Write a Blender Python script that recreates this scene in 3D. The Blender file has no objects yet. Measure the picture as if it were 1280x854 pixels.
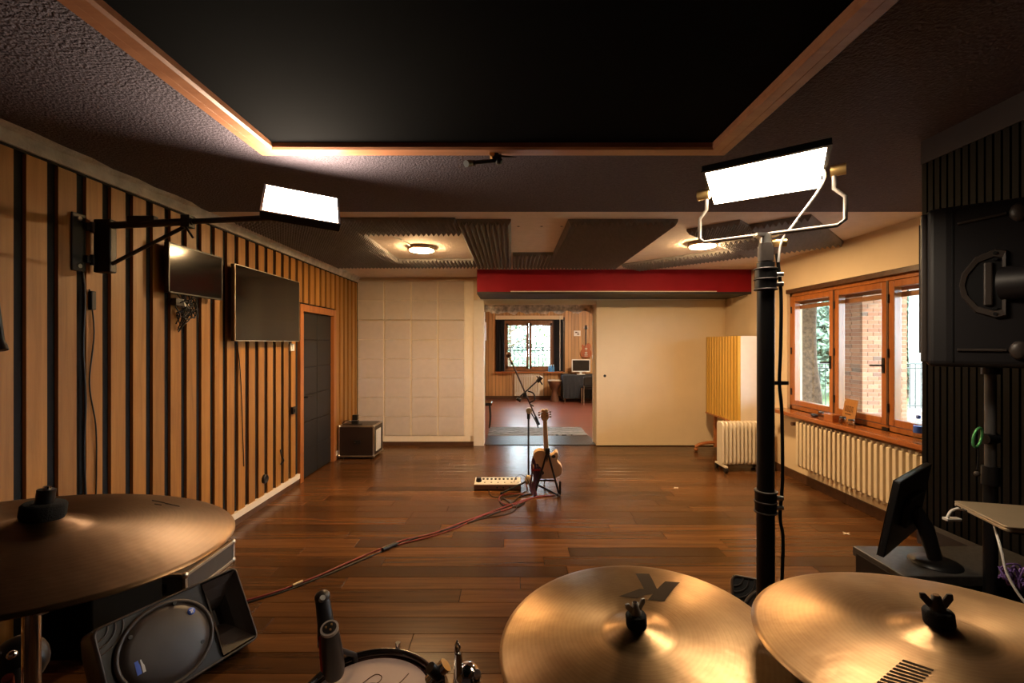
import bpy, math, random
import numpy as np
from mathutils import Vector, Matrix
random.seed(7)
S = bpy.context.scene
COL = S.collection
PI = math.pi
F, CX, CY, CH = 568.9, 640.0, 430.0, 1.63      # focal length in pixels of a 1280 px frame, horizon, eye height

# ---------------------------------------------------------------- camera
cd = bpy.data.cameras.new('camera'); cam = bpy.data.objects.new('camera', cd); COL.objects.link(cam)
cd.sensor_width = 36; cd.lens = 16; cd.shift_y = 3/1280; cd.clip_start = 0.02; cd.clip_end = 300
cam.location = (0, 0, CH); cam.rotation_euler = (PI/2, 0, 0)
S.camera = cam
# ---------------------------------------------------------------- exposure
S.view_settings.view_transform = 'Standard'; S.view_settings.look = 'None'
S.view_settings.gamma = 1; S.view_settings.use_curve_mapping = False
S.view_settings.exposure = 1.0
S.cycles.use_denoising = True
S.cycles.max_bounces = 10; S.cycles.diffuse_bounces = 6; S.cycles.glossy_bounces = 5; S.cycles.transparent_max_bounces = 16
S.cycles.sample_clamp_indirect = 6
# ---------------------------------------------------------------- sky and sun
W = bpy.data.worlds.new('world'); S.world = W; W.use_nodes = True
bg = W.node_tree.nodes['Background']; bg.inputs[0].default_value = (0.74, 0.87, 1.0, 1); bg.inputs[1].default_value = 10.0
sd = bpy.data.lights.new('sun', 'SUN'); sun = bpy.data.objects.new('sun', sd); COL.objects.link(sun)
sd.energy = 4.5; sd.angle = 0.01; sd.color = (1, 0.93, 0.80)
sun.rotation_euler = Vector((-0.72, 0.52, -0.46)).to_track_quat('-Z', 'Y').to_euler()
LED_LEFT, LED_RIGHT, LAMP, FAR_FILL = 34.0, 24.0, 240.0, 170.0     # emission of the lamps the place has, the last one an added fill
LED_COL = (1.0, 0.80, 0.58); LAMP_COL = (1.0, 0.62, 0.28)

# ---------------------------------------------------------------- helpers
def P(px, py, Y): return Vector(((px-CX)*Y/F, Y, CH-(py-CY)*Y/F))
def G(px, py, z=0.0):
    Y = F*(CH-z)/(py-CY); return Vector(((px-CX)*Y/F, Y, z))
WM = {}
class MB:
    def __init__(s, M=None): s.v = []; s.f = []; s.s = []; s.M = M or Matrix.Identity(4)
    def add(s, vs, fs, sm=False):
        o = len(s.v); s.v += [s.M @ Vector(p) for p in vs]
        for f in fs: s.f.append([i+o for i in f]); s.s.append(sm)
        return s
    def box(s, a, b, R=None):
        x0, y0, z0 = [min(a[i], b[i]) for i in range(3)]; x1, y1, z1 = [max(a[i], b[i]) for i in range(3)]
        vs = [(x0,y0,z0),(x1,y0,z0),(x1,y1,z0),(x0,y1,z0),(x0,y0,z1),(x1,y0,z1),(x1,y1,z1),(x0,y1,z1)]
        if R is not None: vs = [R @ Vector(p) for p in vs]
        return s.add(vs, [(0,3,2,1),(4,5,6,7),(0,1,5,4),(1,2,6,5),(2,3,7,6),(3,0,4,7)])
    def cbox(s, c, d, R=None):
        c = Vector(c); h = Vector(d)/2
        if R is None: return s.box(c-h, c+h)
        return s.box(-h, h, Matrix.Translation(c) @ R.to_4x4())
    def cyl(s, p0, p1, r0, r1=None, n=14, sm=True):
        p0, p1 = Vector(p0), Vector(p1); r1 = r0 if r1 is None else r1
        d = (p1-p0).normalized(); a = d.orthogonal().normalized(); b = d.cross(a)
        vs = []
        for p, r in ((p0, r0), (p1, r1)):
            for i in range(n):
                t = 2*PI*i/n; vs.append(p + a*(r*math.cos(t)) + b*(r*math.sin(t)))
        s.add(vs, [(i, (i+1) % n, n+(i+1) % n, n+i) for i in range(n)], sm)
        s.add(vs[:n], [tuple(reversed(range(n)))]); s.add(vs[n:], [tuple(range(n))])
        return s
    def tube(s, pts, r, n=8):
        pts = [Vector(p) for p in pts]; m = len(pts); rs = r if isinstance(r, (list, tuple)) else [r]*m
        vs = []; a = None
        for i, p in enumerate(pts):
            d = (pts[min(i+1, m-1)]-pts[max(i-1, 0)])
            d = d.normalized() if d.length > 1e-9 else Vector((0,0,1))
            a = d.orthogonal().normalized() if a is None else (a-d*a.dot(d)).normalized() if (a-d*a.dot(d)).length > 1e-6 else d.orthogonal().normalized()
            b = d.cross(a)
            for k in range(n):
                t = 2*PI*k/n; vs.append(p + a*(rs[i]*math.cos(t)) + b*(rs[i]*math.sin(t)))
        fs = [(i*n+k, i*n+(k+1) % n, (i+1)*n+(k+1) % n, (i+1)*n+k) for i in range(m-1) for k in range(n)]
        s.add(vs, fs, True); s.add(vs[:n], [tuple(reversed(range(n)))]); s.add(vs[-n:], [tuple(range(n))])
        return s
    def lathe(s, prof, c=(0,0,0), n=32, R=None, sx=1, sy=1):
        T = Matrix.Translation(Vector(c)) @ (R.to_4x4() if R is not None else Matrix.Identity(4))
        vs = []; m = len(prof)
        for r, z in prof:
            for k in range(n):
                t = 2*PI*k/n; vs.append(T @ Vector((r*math.cos(t)*sx, r*math.sin(t)*sy, z)))
        fs = [(i*n+k, i*n+(k+1) % n, (i+1)*n+(k+1) % n, (i+1)*n+k) for i in range(m-1) for k in range(n)]
        s.add(vs, fs, True)
        if prof[0][0] > 1e-5: s.add(vs[:n], [tuple(reversed(range(n)))])
        if prof[-1][0] > 1e-5: s.add(vs[-n:], [tuple(range(n))])
        return s
    def prism(s, poly, T, h):                       # polygon in local xy of T, extruded 0..h along local z
        n = len(poly); vs = [T @ Vector((x, y, 0)) for x, y in poly] + [T @ Vector((x, y, h)) for x, y in poly]
        return s.add(vs, [tuple(reversed(range(n))), tuple(range(n, 2*n))] + [(i, (i+1) % n, n+(i+1) % n, n+i) for i in range(n)])
    def hexa(s, q0, q1):                            # two quads joined
        return s.add(list(q0)+list(q1), [(3,2,1,0),(4,5,6,7),(0,1,5,4),(1,2,6,5),(2,3,7,6),(3,0,4,7)])
    def sphere(s, c, r, n=12, sc=(1,1,1)):
        prof = [(max(r*math.sin(PI*i/n), 1e-6), -r*math.cos(PI*i/n)) for i in range(n+1)]
        T = Matrix.Diagonal((*sc, 1))
        old = s.M; s.M = old @ Matrix.Translation(Vector(c)) @ T; s.lathe(prof, n=n*2); s.M = old
        return s
    def mesh(s, name, mat, inv=None):
        me = bpy.data.meshes.new(name)
        vs = [inv @ p for p in s.v] if inv is not None else s.v
        me.from_pydata([tuple(p) for p in vs], [], s.f); me.polygons.foreach_set('use_smooth', s.s)
        me.validate(); me.update()
        if mat: me.materials.append(mat)
        return me
    def build(s, name, mat, parent=None, bevel=0, seg=2, label=None, stuff=False):
        pm_ = WM[parent.name] if parent is not None else Matrix.Identity(4)
        o = bpy.data.objects.new(name, s.mesh(name, mat, pm_.inverted())); COL.objects.link(o)
        if parent is not None: o.parent = parent
        WM[o.name] = pm_.copy()
        if bevel:
            m = o.modifiers.new('bevel', 'BEVEL'); m.width = bevel; m.segments = seg; m.limit_method = 'ANGLE'; m.angle_limit = 0.7
        if label: o['label'] = label
        if stuff: o['kind'] = 'stuff'
        return o
def tag(o, label, cat, group=None, kind=None):
    o['label'] = label; o['category'] = cat
    if group: o['group'] = group
    if kind: o['kind'] = kind
    return o
def thing(name, label, cat, loc=(0,0,0), rz=0, group=None, R=None):
    o = bpy.data.objects.new(name, None); COL.objects.link(o); o.empty_display_size = 0.05
    M = Matrix.Translation(Vector(loc)) @ (R.to_4x4() if R is not None else Matrix.Rotation(rz, 4, 'Z'))
    o.matrix_basis = M; WM[o.name] = M
    return tag(o, label, cat, group)
def piece(name, me, parent, M):                     # shared mesh data, placed at world matrix M
    o = bpy.data.objects.new(name, me); COL.objects.link(o); o.parent = parent
    o.matrix_basis = WM[parent.name].inverted() @ M; WM[o.name] = M
    return o
def struct(name, mb, mat, label, cat, **k):
    o = mb.build(name, mat, **k); return tag(o, label, cat, kind='structure')
def copy_tree(o, parent=None):
    c = o.copy(); COL.objects.link(c)
    if parent is not None: c.parent = parent
    for ch in list(o.children): copy_tree(ch, c)
    return c
T3 = Matrix.Translation
def Rz(a): return Matrix.Rotation(a, 4, 'Z')
def smooth_path(pts, n=8):
    pts = [Vector(p) for p in pts]; out = []
    for i in range(len(pts)-1):
        p0, p1, p2, p3 = pts[max(i-1,0)], pts[i], pts[i+1], pts[min(i+2, len(pts)-1)]
        for k in range(n):
            t = k/n
            out.append(0.5*((2*p1)+(p2-p0)*t+(2*p0-5*p1+4*p2-p3)*t*t+(3*p1-p0-3*p2+p3)*t**3))
    return out+[pts[-1]]
def rrect(x0, y0, x1, y1, r, n=5):
    out = []
    for cx, cy, a in ((x1-r, y0+r, -PI/2), (x1-r, y1-r, 0), (x0+r, y1-r, PI/2), (x0+r, y0+r, PI)):
        for k in range(n+1): out.append((cx+r*math.cos(a+PI/2*k/n), cy+r*math.sin(a+PI/2*k/n)))
    return out

# ---------------------------------------------------------------- materials (all procedural)
def newmat(name):
    m = bpy.data.materials.new(name); m.use_nodes = True; nt = m.node_tree
    return m, nt, nt.nodes['Principled BSDF']
def pm(name, col, rough=0.5, metal=0.0, var=0.10, scale=12, bump=0.0, bscale=150, spec=0.5, coat=0.0, detail=3, aniso=0):
    m, nt, b = newmat(name); N, L = nt.nodes, nt.links
    tc = N.new('ShaderNodeTexCoord')
    nz = N.new('ShaderNodeTexNoise'); nz.inputs['Scale'].default_value = scale; nz.inputs['Detail'].default_value = detail
    L.new(tc.outputs['Object'], nz.inputs['Vector'])
    rp = N.new('ShaderNodeValToRGB')
    rp.color_ramp.elements[0].position = 0.3; rp.color_ramp.elements[1].position = 0.7
    rp.color_ramp.elements[0].color = (*[max(c*(1-var), 0) for c in col], 1); rp.color_ramp.elements[1].color = (*[min(c*(1+var), 1) for c in col], 1)
    L.new(nz.outputs[0], rp.inputs[0]); L.new(rp.outputs[0], b.inputs['Base Color'])
    b.inputs['Roughness'].default_value = rough; b.inputs['Metallic'].default_value = metal
    b.inputs['Specular IOR Level'].default_value = spec; b.inputs['Coat Weight'].default_value = coat
    if bump:
        n2 = N.new('ShaderNodeTexNoise'); n2.inputs['Scale'].default_value = bscale; n2.inputs['Detail'].default_value = 2
        L.new(tc.outputs['Object'], n2.inputs['Vector'])
        bp = N.new('ShaderNodeBump'); bp.inputs['Strength'].default_value = bump; bp.inputs['Distance'].default_value = 0.01
        L.new(n2.outputs[0], bp.inputs['Height']); L.new(bp.outputs[0], b.inputs['Normal'])
    return m
def wood(name, c1, c2, axis=0, rough=0.35, grain=30, stretch=0.06, rnd=0.5, coat=0.0, bump=0.05, spec=0.5):
    m, nt, b = newmat(name); N, L = nt.nodes, nt.links
    tc = N.new('ShaderNodeTexCoord'); oi = N.new('ShaderNodeObjectInfo')
    mul = N.new('ShaderNodeMath'); mul.operation = 'MULTIPLY'; mul.inputs[1].default_value = 37.0; L.new(oi.outputs['Random'], mul.inputs[0])
    ad = N.new('ShaderNodeVectorMath'); ad.operation = 'ADD'; L.new(tc.outputs['Object'], ad.inputs[0]); L.new(mul.outputs[0], ad.inputs[1])
    mp = N.new('ShaderNodeMapping'); sc = [1, 1, 1]; sc[axis] = stretch; mp.inputs['Scale'].default_value = sc
    L.new(ad.outputs[0], mp.inputs['Vector'])
    nz = N.new('ShaderNodeTexNoise'); nz.inputs['Scale'].default_value = grain; nz.inputs['Detail'].default_value = 6; nz.inputs['Roughness'].default_value = 0.65
    nz.inputs['Distortion'].default_value = 0.4
    L.new(mp.outputs[0], nz.inputs['Vector'])
    rp = N.new('ShaderNodeValToRGB'); rp.color_ramp.elements[0].position = 0.32; rp.color_ramp.elements[1].position = 0.70
    rp.color_ramp.elements[0].color = (*c1, 1); rp.color_ramp.elements[1].color = (*c2, 1); L.new(nz.outputs[0], rp.inputs[0])
    hs = N.new('ShaderNodeHueSaturation')
    mr = N.new('ShaderNodeMapRange'); mr.inputs['To Min'].default_value = 1-rnd; mr.inputs['To Max'].default_value = 1+rnd
    L.new(oi.outputs['Random'], mr.inputs['Value']); L.new(mr.outputs[0], hs.inputs['Value']); L.new(rp.outputs[0], hs.inputs['Color'])
    L.new(hs.outputs[0], b.inputs['Base Color'])
    b.inputs['Roughness'].default_value = rough; b.inputs['Specular IOR Level'].default_value = spec; b.inputs['Coat Weight'].default_value = coat; b.inputs['Coat Roughness'].default_value = 0.15
    if bump:
        bp = N.new('ShaderNodeBump'); bp.inputs['Strength'].default_value = bump; bp.inputs['Distance'].default_value = 0.004
        L.new(nz.outputs[0], bp.inputs['Height']); L.new(bp.outputs[0], b.inputs['Normal'])
    return m
def emit(name, col, st):
    m = bpy.data.materials.new(name); m.use_nodes = True; nt = m.node_tree; nt.nodes.clear()
    e = nt.nodes.new('ShaderNodeEmission'); e.inputs[0].default_value = (*col, 1); e.inputs[1].default_value = st
    o = nt.nodes.new('ShaderNodeOutputMaterial'); nt.links.new(e.outputs[0], o.inputs[0]); return m
def glass(name, tint=(0.97, 0.99, 0.98), refl=0.06):
    m = bpy.data.materials.new(name); m.use_nodes = True; nt = m.node_tree; nt.nodes.clear()
    t = nt.nodes.new('ShaderNodeBsdfTransparent'); t.inputs[0].default_value = (*tint, 1)
    g = nt.nodes.new('ShaderNodeBsdfGlossy'); g.inputs['Roughness'].default_value = 0.02
    mx = nt.nodes.new('ShaderNodeMixShader'); mx.inputs[0].default_value = refl
    o = nt.nodes.new('ShaderNodeOutputMaterial'); nt.links.new(t.outputs[0], mx.inputs[1]); nt.links.new(g.outputs[0], mx.inputs[2]); nt.links.new(mx.outputs[0], o.inputs[0]); return m
M = {}
M['floor'] = wood('floor_wood', (0.056, 0.023, 0.0085), (0.122, 0.052, 0.018), 0, 0.25, 22, 0.045, 0.5, 0.08, bump=0.006, spec=0.30)
M['floor_base'] = pm('floor_joint', (0.012, 0.006, 0.004), 0.8)
M['floor_far'] = wood('far_floor_wood', (0.16, 0.045, 0.030), (0.26, 0.085, 0.050), 0, 0.34, 9, 0.05, 0.0, 0.5, bump=0.0)
M['slat'] = wood('slat_wood', (0.27, 0.112, 0.022), (0.43, 0.196, 0.043), 2, 0.45, 26, 0.05, 0.20)
M['slat_far'] = wood('far_slat_wood', (0.46, 0.25, 0.10), (0.62, 0.36, 0.16), 2, 0.45, 20, 0.05, 0.15)
M['black_back'] = pm('black_backing', (0.006, 0.006, 0.007), 0.85)
M['stucco_dark'] = pm('dark_stucco', (0.098, 0.080, 0.104), 0.9, bump=1.0, bscale=75, var=0.18, scale=60)
M['stucco_white'] = pm('white_stucco', (0.78, 0.69, 0.63), 0.85, bump=0.35, bscale=110, var=0.05)
M['cream'] = pm('cream_wall', (0.78, 0.64, 0.45), 0.8, var=0.03, scale=3, bump=0.06, bscale=90)
M['white_paint'] = pm('white_paint', (0.78, 0.70, 0.60), 0.5, var=0.03)
M['plaster'] = pm('raw_plaster', (0.60, 0.55, 0.52), 0.9, var=0.25, scale=9, bump=0.5, bscale=60)
M['plaster_rough'] = pm('flaking_plaster', (0.55, 0.47, 0.42), 0.9, var=0.6, scale=14, bump=0.8, bscale=25)
M['ward'] = pm('wardrobe_fabric', (0.60, 0.52, 0.46), 0.75, var=0.04, bump=0.10, bscale=400)
M['ward_line'] = pm('wardrobe_frame', (0.86, 0.76, 0.62), 0.5, var=0.03)
M['foam'] = pm('charcoal_foam', (0.23, 0.22, 0.225), 0.95, bump=0.3, bscale=300)
M['red'] = pm('red_paint', (0.27, 0.004, 0.014), 0.65, var=0.08, scale=4, spec=0.25)
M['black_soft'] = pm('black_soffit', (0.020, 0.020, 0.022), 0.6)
M['black_fabric'] = pm('black_fabric', (0.0020, 0.0020, 0.0024), 1.0, bump=0.2, bscale=500, spec=0.05)
M['trim'] = wood('mahogany_trim', (0.30, 0.122, 0.062), (0.42, 0.19, 0.10), 0, 0.35, 14, 0.1, 0.1)
M['orange_wood'] = wood('orange_window_wood', (0.28, 0.090, 0.021), (0.43, 0.150, 0.038), 2, 0.28, 18, 0.08, 0.12, 0.3)
M['sill'] = wood('sill_wood', (0.28, 0.082, 0.020), (0.43, 0.145, 0.038), 1, 0.22, 18, 0.06, 0.0, 0.4)
M['brown_dark'] = wood('dark_brown_wood', (0.055, 0.025, 0.012), (0.11, 0.05, 0.025), 0, 0.4, 16, 0.08, 0.1)
M['door'] = pm('charcoal_door', (0.013, 0.012, 0.012), 0.55, bump=0.08, bscale=300)
M['black'] = pm('black_plastic', (0.008, 0.008, 0.009), 0.40)
M['black_gloss'] = pm('black_gloss', (0.010, 0.010, 0.011), 0.10, var=0.02)
M['screen'] = pm('switched_off_screen', (0.012, 0.011, 0.010), 0.10, var=0.02)
M['grey_plastic'] = pm('grey_plastic', (0.044, 0.034, 0.029), 0.42, var=0.08, bump=0.05, bscale=500)
M['grille'] = pm('speaker_grille', (0.045, 0.036, 0.032), 0.38, var=0.06, bump=0.12, bscale=700)
M['dark_side'] = pm('dark_speaker_plastic', (0.010, 0.0085, 0.010), 0.50, var=0.06)
M['black_slat'] = pm('black_slat_paint', (0.0035, 0.003, 0.003), 0.6, spec=0.2)
M['grey_band'] = pm('grey_band_paint', (0.042, 0.034, 0.037), 0.7, var=0.06)
M['chrome'] = pm('chrome', (0.80, 0.78, 0.76), 0.10, 1.0, var=0.03)
M['steel'] = pm('brushed_steel', (0.62, 0.60, 0.57), 0.28, 1.0, var=0.06)
M['alu'] = pm('aluminium_profile', (0.60, 0.57, 0.52), 0.35, 1.0, var=0.06)
M['white_metal'] = pm('cream_enamel', (0.80, 0.70, 0.53), 0.38, var=0.03)
M['white_heater'] = pm('white_enamel', (0.82, 0.76, 0.66), 0.38, var=0.03)
M['yellow_slat'] = wood('yellow_slat_wood', (0.56, 0.33, 0.055), (0.70, 0.44, 0.09), 2, 0.5, 22, 0.05, 0.08)
M['leg_wood'] = wood('reddish_leg_wood', (0.34, 0.11, 0.035), (0.48, 0.18, 0.06), 0, 0.35, 16, 0.08, 0.1)
M['felt'] = pm('black_felt', (0.008, 0.008, 0.009), 0.95, bump=0.3, bscale=600)
M['print'] = pm('black_cymbal_print', (0.050, 0.032, 0.018), 0.85, var=0.1, spec=0.1)
M['drumhead'] = pm('coated_drumhead', (0.56, 0.43, 0.39), 0.65, var=0.04, bump=0.05, bscale=400)
M['red_plastic'] = pm('red_plastic', (0.42, 0.02, 0.02), 0.4)
M['red_cable'] = pm('red_cable_rubber', (0.22, 0.022, 0.020), 0.45)
M['white_plastic'] = pm('white_plastic', (0.75, 0.73, 0.70), 0.4, var=0.02)
M['purple_cable'] = pm('violet_cable_rubber', (0.28, 0.16, 0.50), 0.45)
M['blue_label'] = pm('blue_label', (0.05, 0.13, 0.62), 0.4)
M['guitar'] = wood('blonde_guitar_lacquer', (0.70, 0.48, 0.28), (0.80, 0.58, 0.36), 2, 0.22, 14, 0.1, 0.0, 0.5)
M['neck'] = wood('maple_neck', (0.72, 0.50, 0.28), (0.80, 0.57, 0.34), 2, 0.3, 16, 0.08, 0.0, 0.3)
M['cherry'] = wood('cherry_guitar_lacquer', (0.30, 0.05, 0.015), (0.45, 0.11, 0.03), 2, 0.2, 10, 0.1, 0.0, 0.5)
M['rosewood'] = pm('rosewood', (0.06, 0.025, 0.015), 0.5)
M['card'] = pm('brown_cardboard', (0.36, 0.165, 0.045), 0.7, var=0.12, scale=25)
M['ink'] = pm('dark_brown_ink', (0.09, 0.035, 0.012), 0.7)
M['tan'] = pm('beige_metal', (0.55, 0.44, 0.30), 0.35, 0.6, var=0.03)
M['brick'] = None
M['mortar'] = pm('pale_mortar', (0.36, 0.31, 0.26), 0.9, bump=0.3, bscale=120)
M['bark'] = pm('tree_bark', (0.16, 0.105, 0.065), 0.9, var=0.55, scale=16, bump=1.0, bscale=22)
M['bark_pale'] = pm('pale_bark', (0.30, 0.28, 0.26), 0.9, var=0.3, scale=10, bump=0.5, bscale=20)
M['lawn'] = pm('lawn', (0.075, 0.13, 0.035), 0.9, var=0.35, scale=3, bump=0.8, bscale=60)
M['iron'] = pm('wrought_iron', (0.025, 0.03, 0.03), 0.5)
M['mat'] = None
M['glass'] = glass('window_glass')
M['bottle'] = glass('clear_plastic', (0.86, 0.92, 0.97), 0.12)
M['jar'] = glass('jar_glass', (0.80, 0.74, 0.66), 0.15)
M['led_left'] = emit('led_diffuser_left', LED_COL, LED_LEFT)
M['led_right'] = emit('led_diffuser_right', LED_COL, LED_RIGHT)
M['lamp'] = emit('warm_lamp_diffuser', LAMP_COL, LAMP)
M['far_fill'] = emit('far_fill_diffuser', (1.0, 0.80, 0.58), FAR_FILL)  # for the lamp added unseen in the far room
M['gold'] = pm('brass_knob', (0.80, 0.52, 0.20), 0.3, 0.8)
M['yoke'] = pm('satin_aluminium_yoke', (0.20, 0.17, 0.145), 0.5, 0.5, var=0.03)
M['charcoal_cloth'] = pm('charcoal_cloth', (0.020, 0.022, 0.028), 0.9, bump=0.3, bscale=40)
M['tolex'] = pm('black_tolex', (0.004, 0.004, 0.004), 0.9, spec=0.1)
M['far_frame'] = wood('brown_far_frame', (0.17, 0.075, 0.035), (0.26, 0.12, 0.06), 2, 0.35, 14, 0.08, 0.0)
M['dull_grey'] = pm('dull_grey_metal', (0.10, 0.095, 0.095), 0.45, 0.4)
M['ring_grey'] = pm('pale_grey_metal', (0.50, 0.46, 0.42), 0.4, 0.2)
M['djembe'] = wood('djembe_wood', (0.07, 0.028, 0.014), (0.14, 0.055, 0.025), 2, 0.5, 12, 0.2, 0.0)
M['skin'] = pm('drum_skin', (0.48, 0.33, 0.20), 0.7)
M['shutter'] = wood('shutter_slat_wood', (0.30, 0.12, 0.045), (0.42, 0.18, 0.07), 1, 0.5, 14, 0.08, 0.1)
M['porch'] = pm('porch_plaster', (0.35, 0.32, 0.28), 0.85)
M['paving'] = pm('porch_paving', (0.24, 0.17, 0.14), 0.8, var=0.15, scale=6)
def leafmat(name, c1, c2):
    m, nt, b = newmat(name); N, L = nt.nodes, nt.links
    tc = N.new('ShaderNodeTexCoord'); nz = N.new('ShaderNodeTexNoise'); nz.inputs['Scale'].default_value = 1.6; nz.inputs['Detail'].default_value = 4
    L.new(tc.outputs['Object'], nz.inputs['Vector'])
    rp = N.new('ShaderNodeValToRGB'); rp.color_ramp.elements[0].position = 0.35; rp.color_ramp.elements[1].position = 0.65
    rp.color_ramp.elements[0].color = (*c1, 1); rp.color_ramp.elements[1].color = (*c2, 1); L.new(nz.outputs[0], rp.inputs[0]); L.new(rp.outputs[0], b.inputs['Base Color'])
    b.inputs['Roughness'].default_value = 0.6; b.inputs['Transmission Weight'].default_value = 0.0
    return m
M['leaf'] = leafmat('green_leaves', (0.05, 0.085, 0.022), (0.17, 0.23, 0.085))
M['leaf_blue'] = leafmat('conifer_needles', (0.07, 0.12, 0.075), (0.20, 0.28, 0.19))
def brickmat():
    m, nt, b = newmat('red_brick'); N, L = nt.nodes, nt.links
    oi = N.new('ShaderNodeObjectInfo'); rp = N.new('ShaderNodeValToRGB'); e = rp.color_ramp.elements
    e[0].position = 0.0; e[0].color = (0.10, 0.07, 0.055, 1); e[1].position = 0.10; e[1].color = (0.26, 0.10, 0.05, 1)
    k = e.new(0.55); k.color = (0.32, 0.13, 0.065, 1); k = e.new(1.0); k.color = (0.38, 0.18, 0.10, 1)
    L.new(oi.outputs['Random'], rp.inputs[0])
    tc = N.new('ShaderNodeTexCoord'); nz = N.new('ShaderNodeTexNoise'); nz.inputs['Scale'].default_value = 45; L.new(tc.outputs['Object'], nz.inputs['Vector'])
    mx = N.new('ShaderNodeMixRGB'); mx.blend_type = 'MULTIPLY'; mx.inputs[0].default_value = 0.4; L.new(rp.outputs[0], mx.inputs[1]); L.new(nz.outputs[0], mx.inputs[2])
    L.new(mx.outputs[0], b.inputs['Base Color']); b.inputs['Roughness'].default_value = 0.85
    return m
M['brick'] = brickmat()
def cymbalmat(name, c1, c2, rough):
    m, nt, b = newmat(name); N, L = nt.nodes, nt.links
    tc = N.new('ShaderNodeTexCoord')
    nz = N.new('ShaderNodeTexNoise'); nz.inputs['Scale'].default_value = 9; nz.inputs['Detail'].default_value = 6; nz.inputs['Roughness'].default_value = 0.6; L.new(tc.outputs['Object'], nz.inputs['Vector'])
    rp = N.new('ShaderNodeValToRGB'); rp.color_ramp.elements[0].position = 0.35; rp.color_ramp.elements[1].position = 0.7
    rp.color_ramp.elements[0].color = (*c1, 1); rp.color_ramp.elements[1].color = (*c2, 1); L.new(nz.outputs[0], rp.inputs[0])
    w2 = N.new('ShaderNodeTexWave'); w2.wave_type = 'RINGS'; w2.rings_direction = 'Z'; w2.inputs['Scale'].default_value = 38; w2.inputs['Distortion'].default_value = 0.6; w2.inputs['Detail'].default_value = 4; w2.inputs['Detail Scale'].default_value = 3
    L.new(tc.outputs['Object'], w2.inputs['Vector'])
    mr = N.new('ShaderNodeMapRange'); mr.inputs['To Min'].default_value = 0.94; mr.inputs['To Max'].default_value = 1.02; L.new(w2.outputs[1], mr.inputs['Value'])
    hs = N.new('ShaderNodeHueSaturation'); L.new(rp.outputs[0], hs.inputs['Color']); L.new(mr.outputs[0], hs.inputs['Value']); L.new(hs.outputs[0], b.inputs['Base Color'])
    b.inputs['Metallic'].default_value = 1.0; b.inputs['Roughness'].default_value = rough; b.inputs['Anisotropic'].default_value = 0.7; b.inputs['Anisotropic Rotation'].default_value = 0.25
    tg = N.new('ShaderNodeTangent'); tg.direction_type = 'RADIAL'; tg.axis = 'Z'; L.new(tg.outputs[0], b.inputs['Tangent'])
    wv = N.new('ShaderNodeTexWave'); wv.wave_type = 'RINGS'; wv.rings_direction = 'Z'; wv.inputs['Scale'].default_value = 70; wv.inputs['Distortion'].default_value = 1.2; wv.inputs['Detail'].default_value = 3
    L.new(tc.outputs['Object'], wv.inputs['Vector'])
    n2 = N.new('ShaderNodeTexNoise'); n2.inputs['Scale'].default_value = 55; n2.inputs['Detail'].default_value = 1; L.new(tc.outputs['Object'], n2.inputs['Vector'])
    b1 = N.new('ShaderNodeBump'); b1.inputs['Strength'].default_value = 0.030; b1.inputs['Distance'].default_value = 0.003; L.new(wv.outputs[1], b1.inputs['Height'])
    b2 = N.new('ShaderNodeBump'); b2.inputs['Strength'].default_value = 0.07; b2.inputs['Distance'].default_value = 0.006; L.new(n2.outputs[0], b2.inputs['Height']); L.new(b1.outputs[0], b2.inputs['Normal'])
    L.new(b2.outputs[0], b.inputs['Normal'])
    return m
M['cymbal'] = cymbalmat('bronze_cymbal', (0.29, 0.165, 0.075), (0.45, 0.285, 0.14), 0.40)
M['cymbal_dull'] = cymbalmat('dull_bronze_cymbal', (0.27, 0.155, 0.075), (0.40, 0.25, 0.13), 0.42)
def matmat():
    m, nt, b = newmat('zigzag_rubber_mat'); N, L = nt.nodes, nt.links
    tc = N.new('ShaderNodeTexCoord'); wv = N.new('ShaderNodeTexWave'); wv.bands_direction = 'Y'; wv.inputs['Scale'].default_value = 3.2; wv.inputs['Distortion'].default_value = 3.5; wv.inputs['Detail Scale'].default_value = 1.6
    L.new(tc.outputs['Object'], wv.inputs['Vector'])
    rp = N.new('ShaderNodeValToRGB'); rp.color_ramp.elements[0].position = 0.72; rp.color_ramp.elements[1].position = 0.80
    rp.color_ramp.elements[0].color = (0.015, 0.017, 0.020, 1); rp.color_ramp.elements[1].color = (0.42, 0.42, 0.42, 1); L.new(wv.outputs[0], rp.inputs[0]); L.new(rp.outputs[0], b.inputs['Base Color'])
    b.inputs['Roughness'].default_value = 0.6; return m
M['mat'] = matmat()
# ================================================================ THE ROOM
XL, XR, YB, YF, H = -2.48, 3.42, 7.30, -2.40, 2.695
XS, YS = 2.16, 2.40                      # dark slatted block on the right
XO0, XO1, ZO = -0.45, 1.35, 2.27         # opening to the far room
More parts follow.
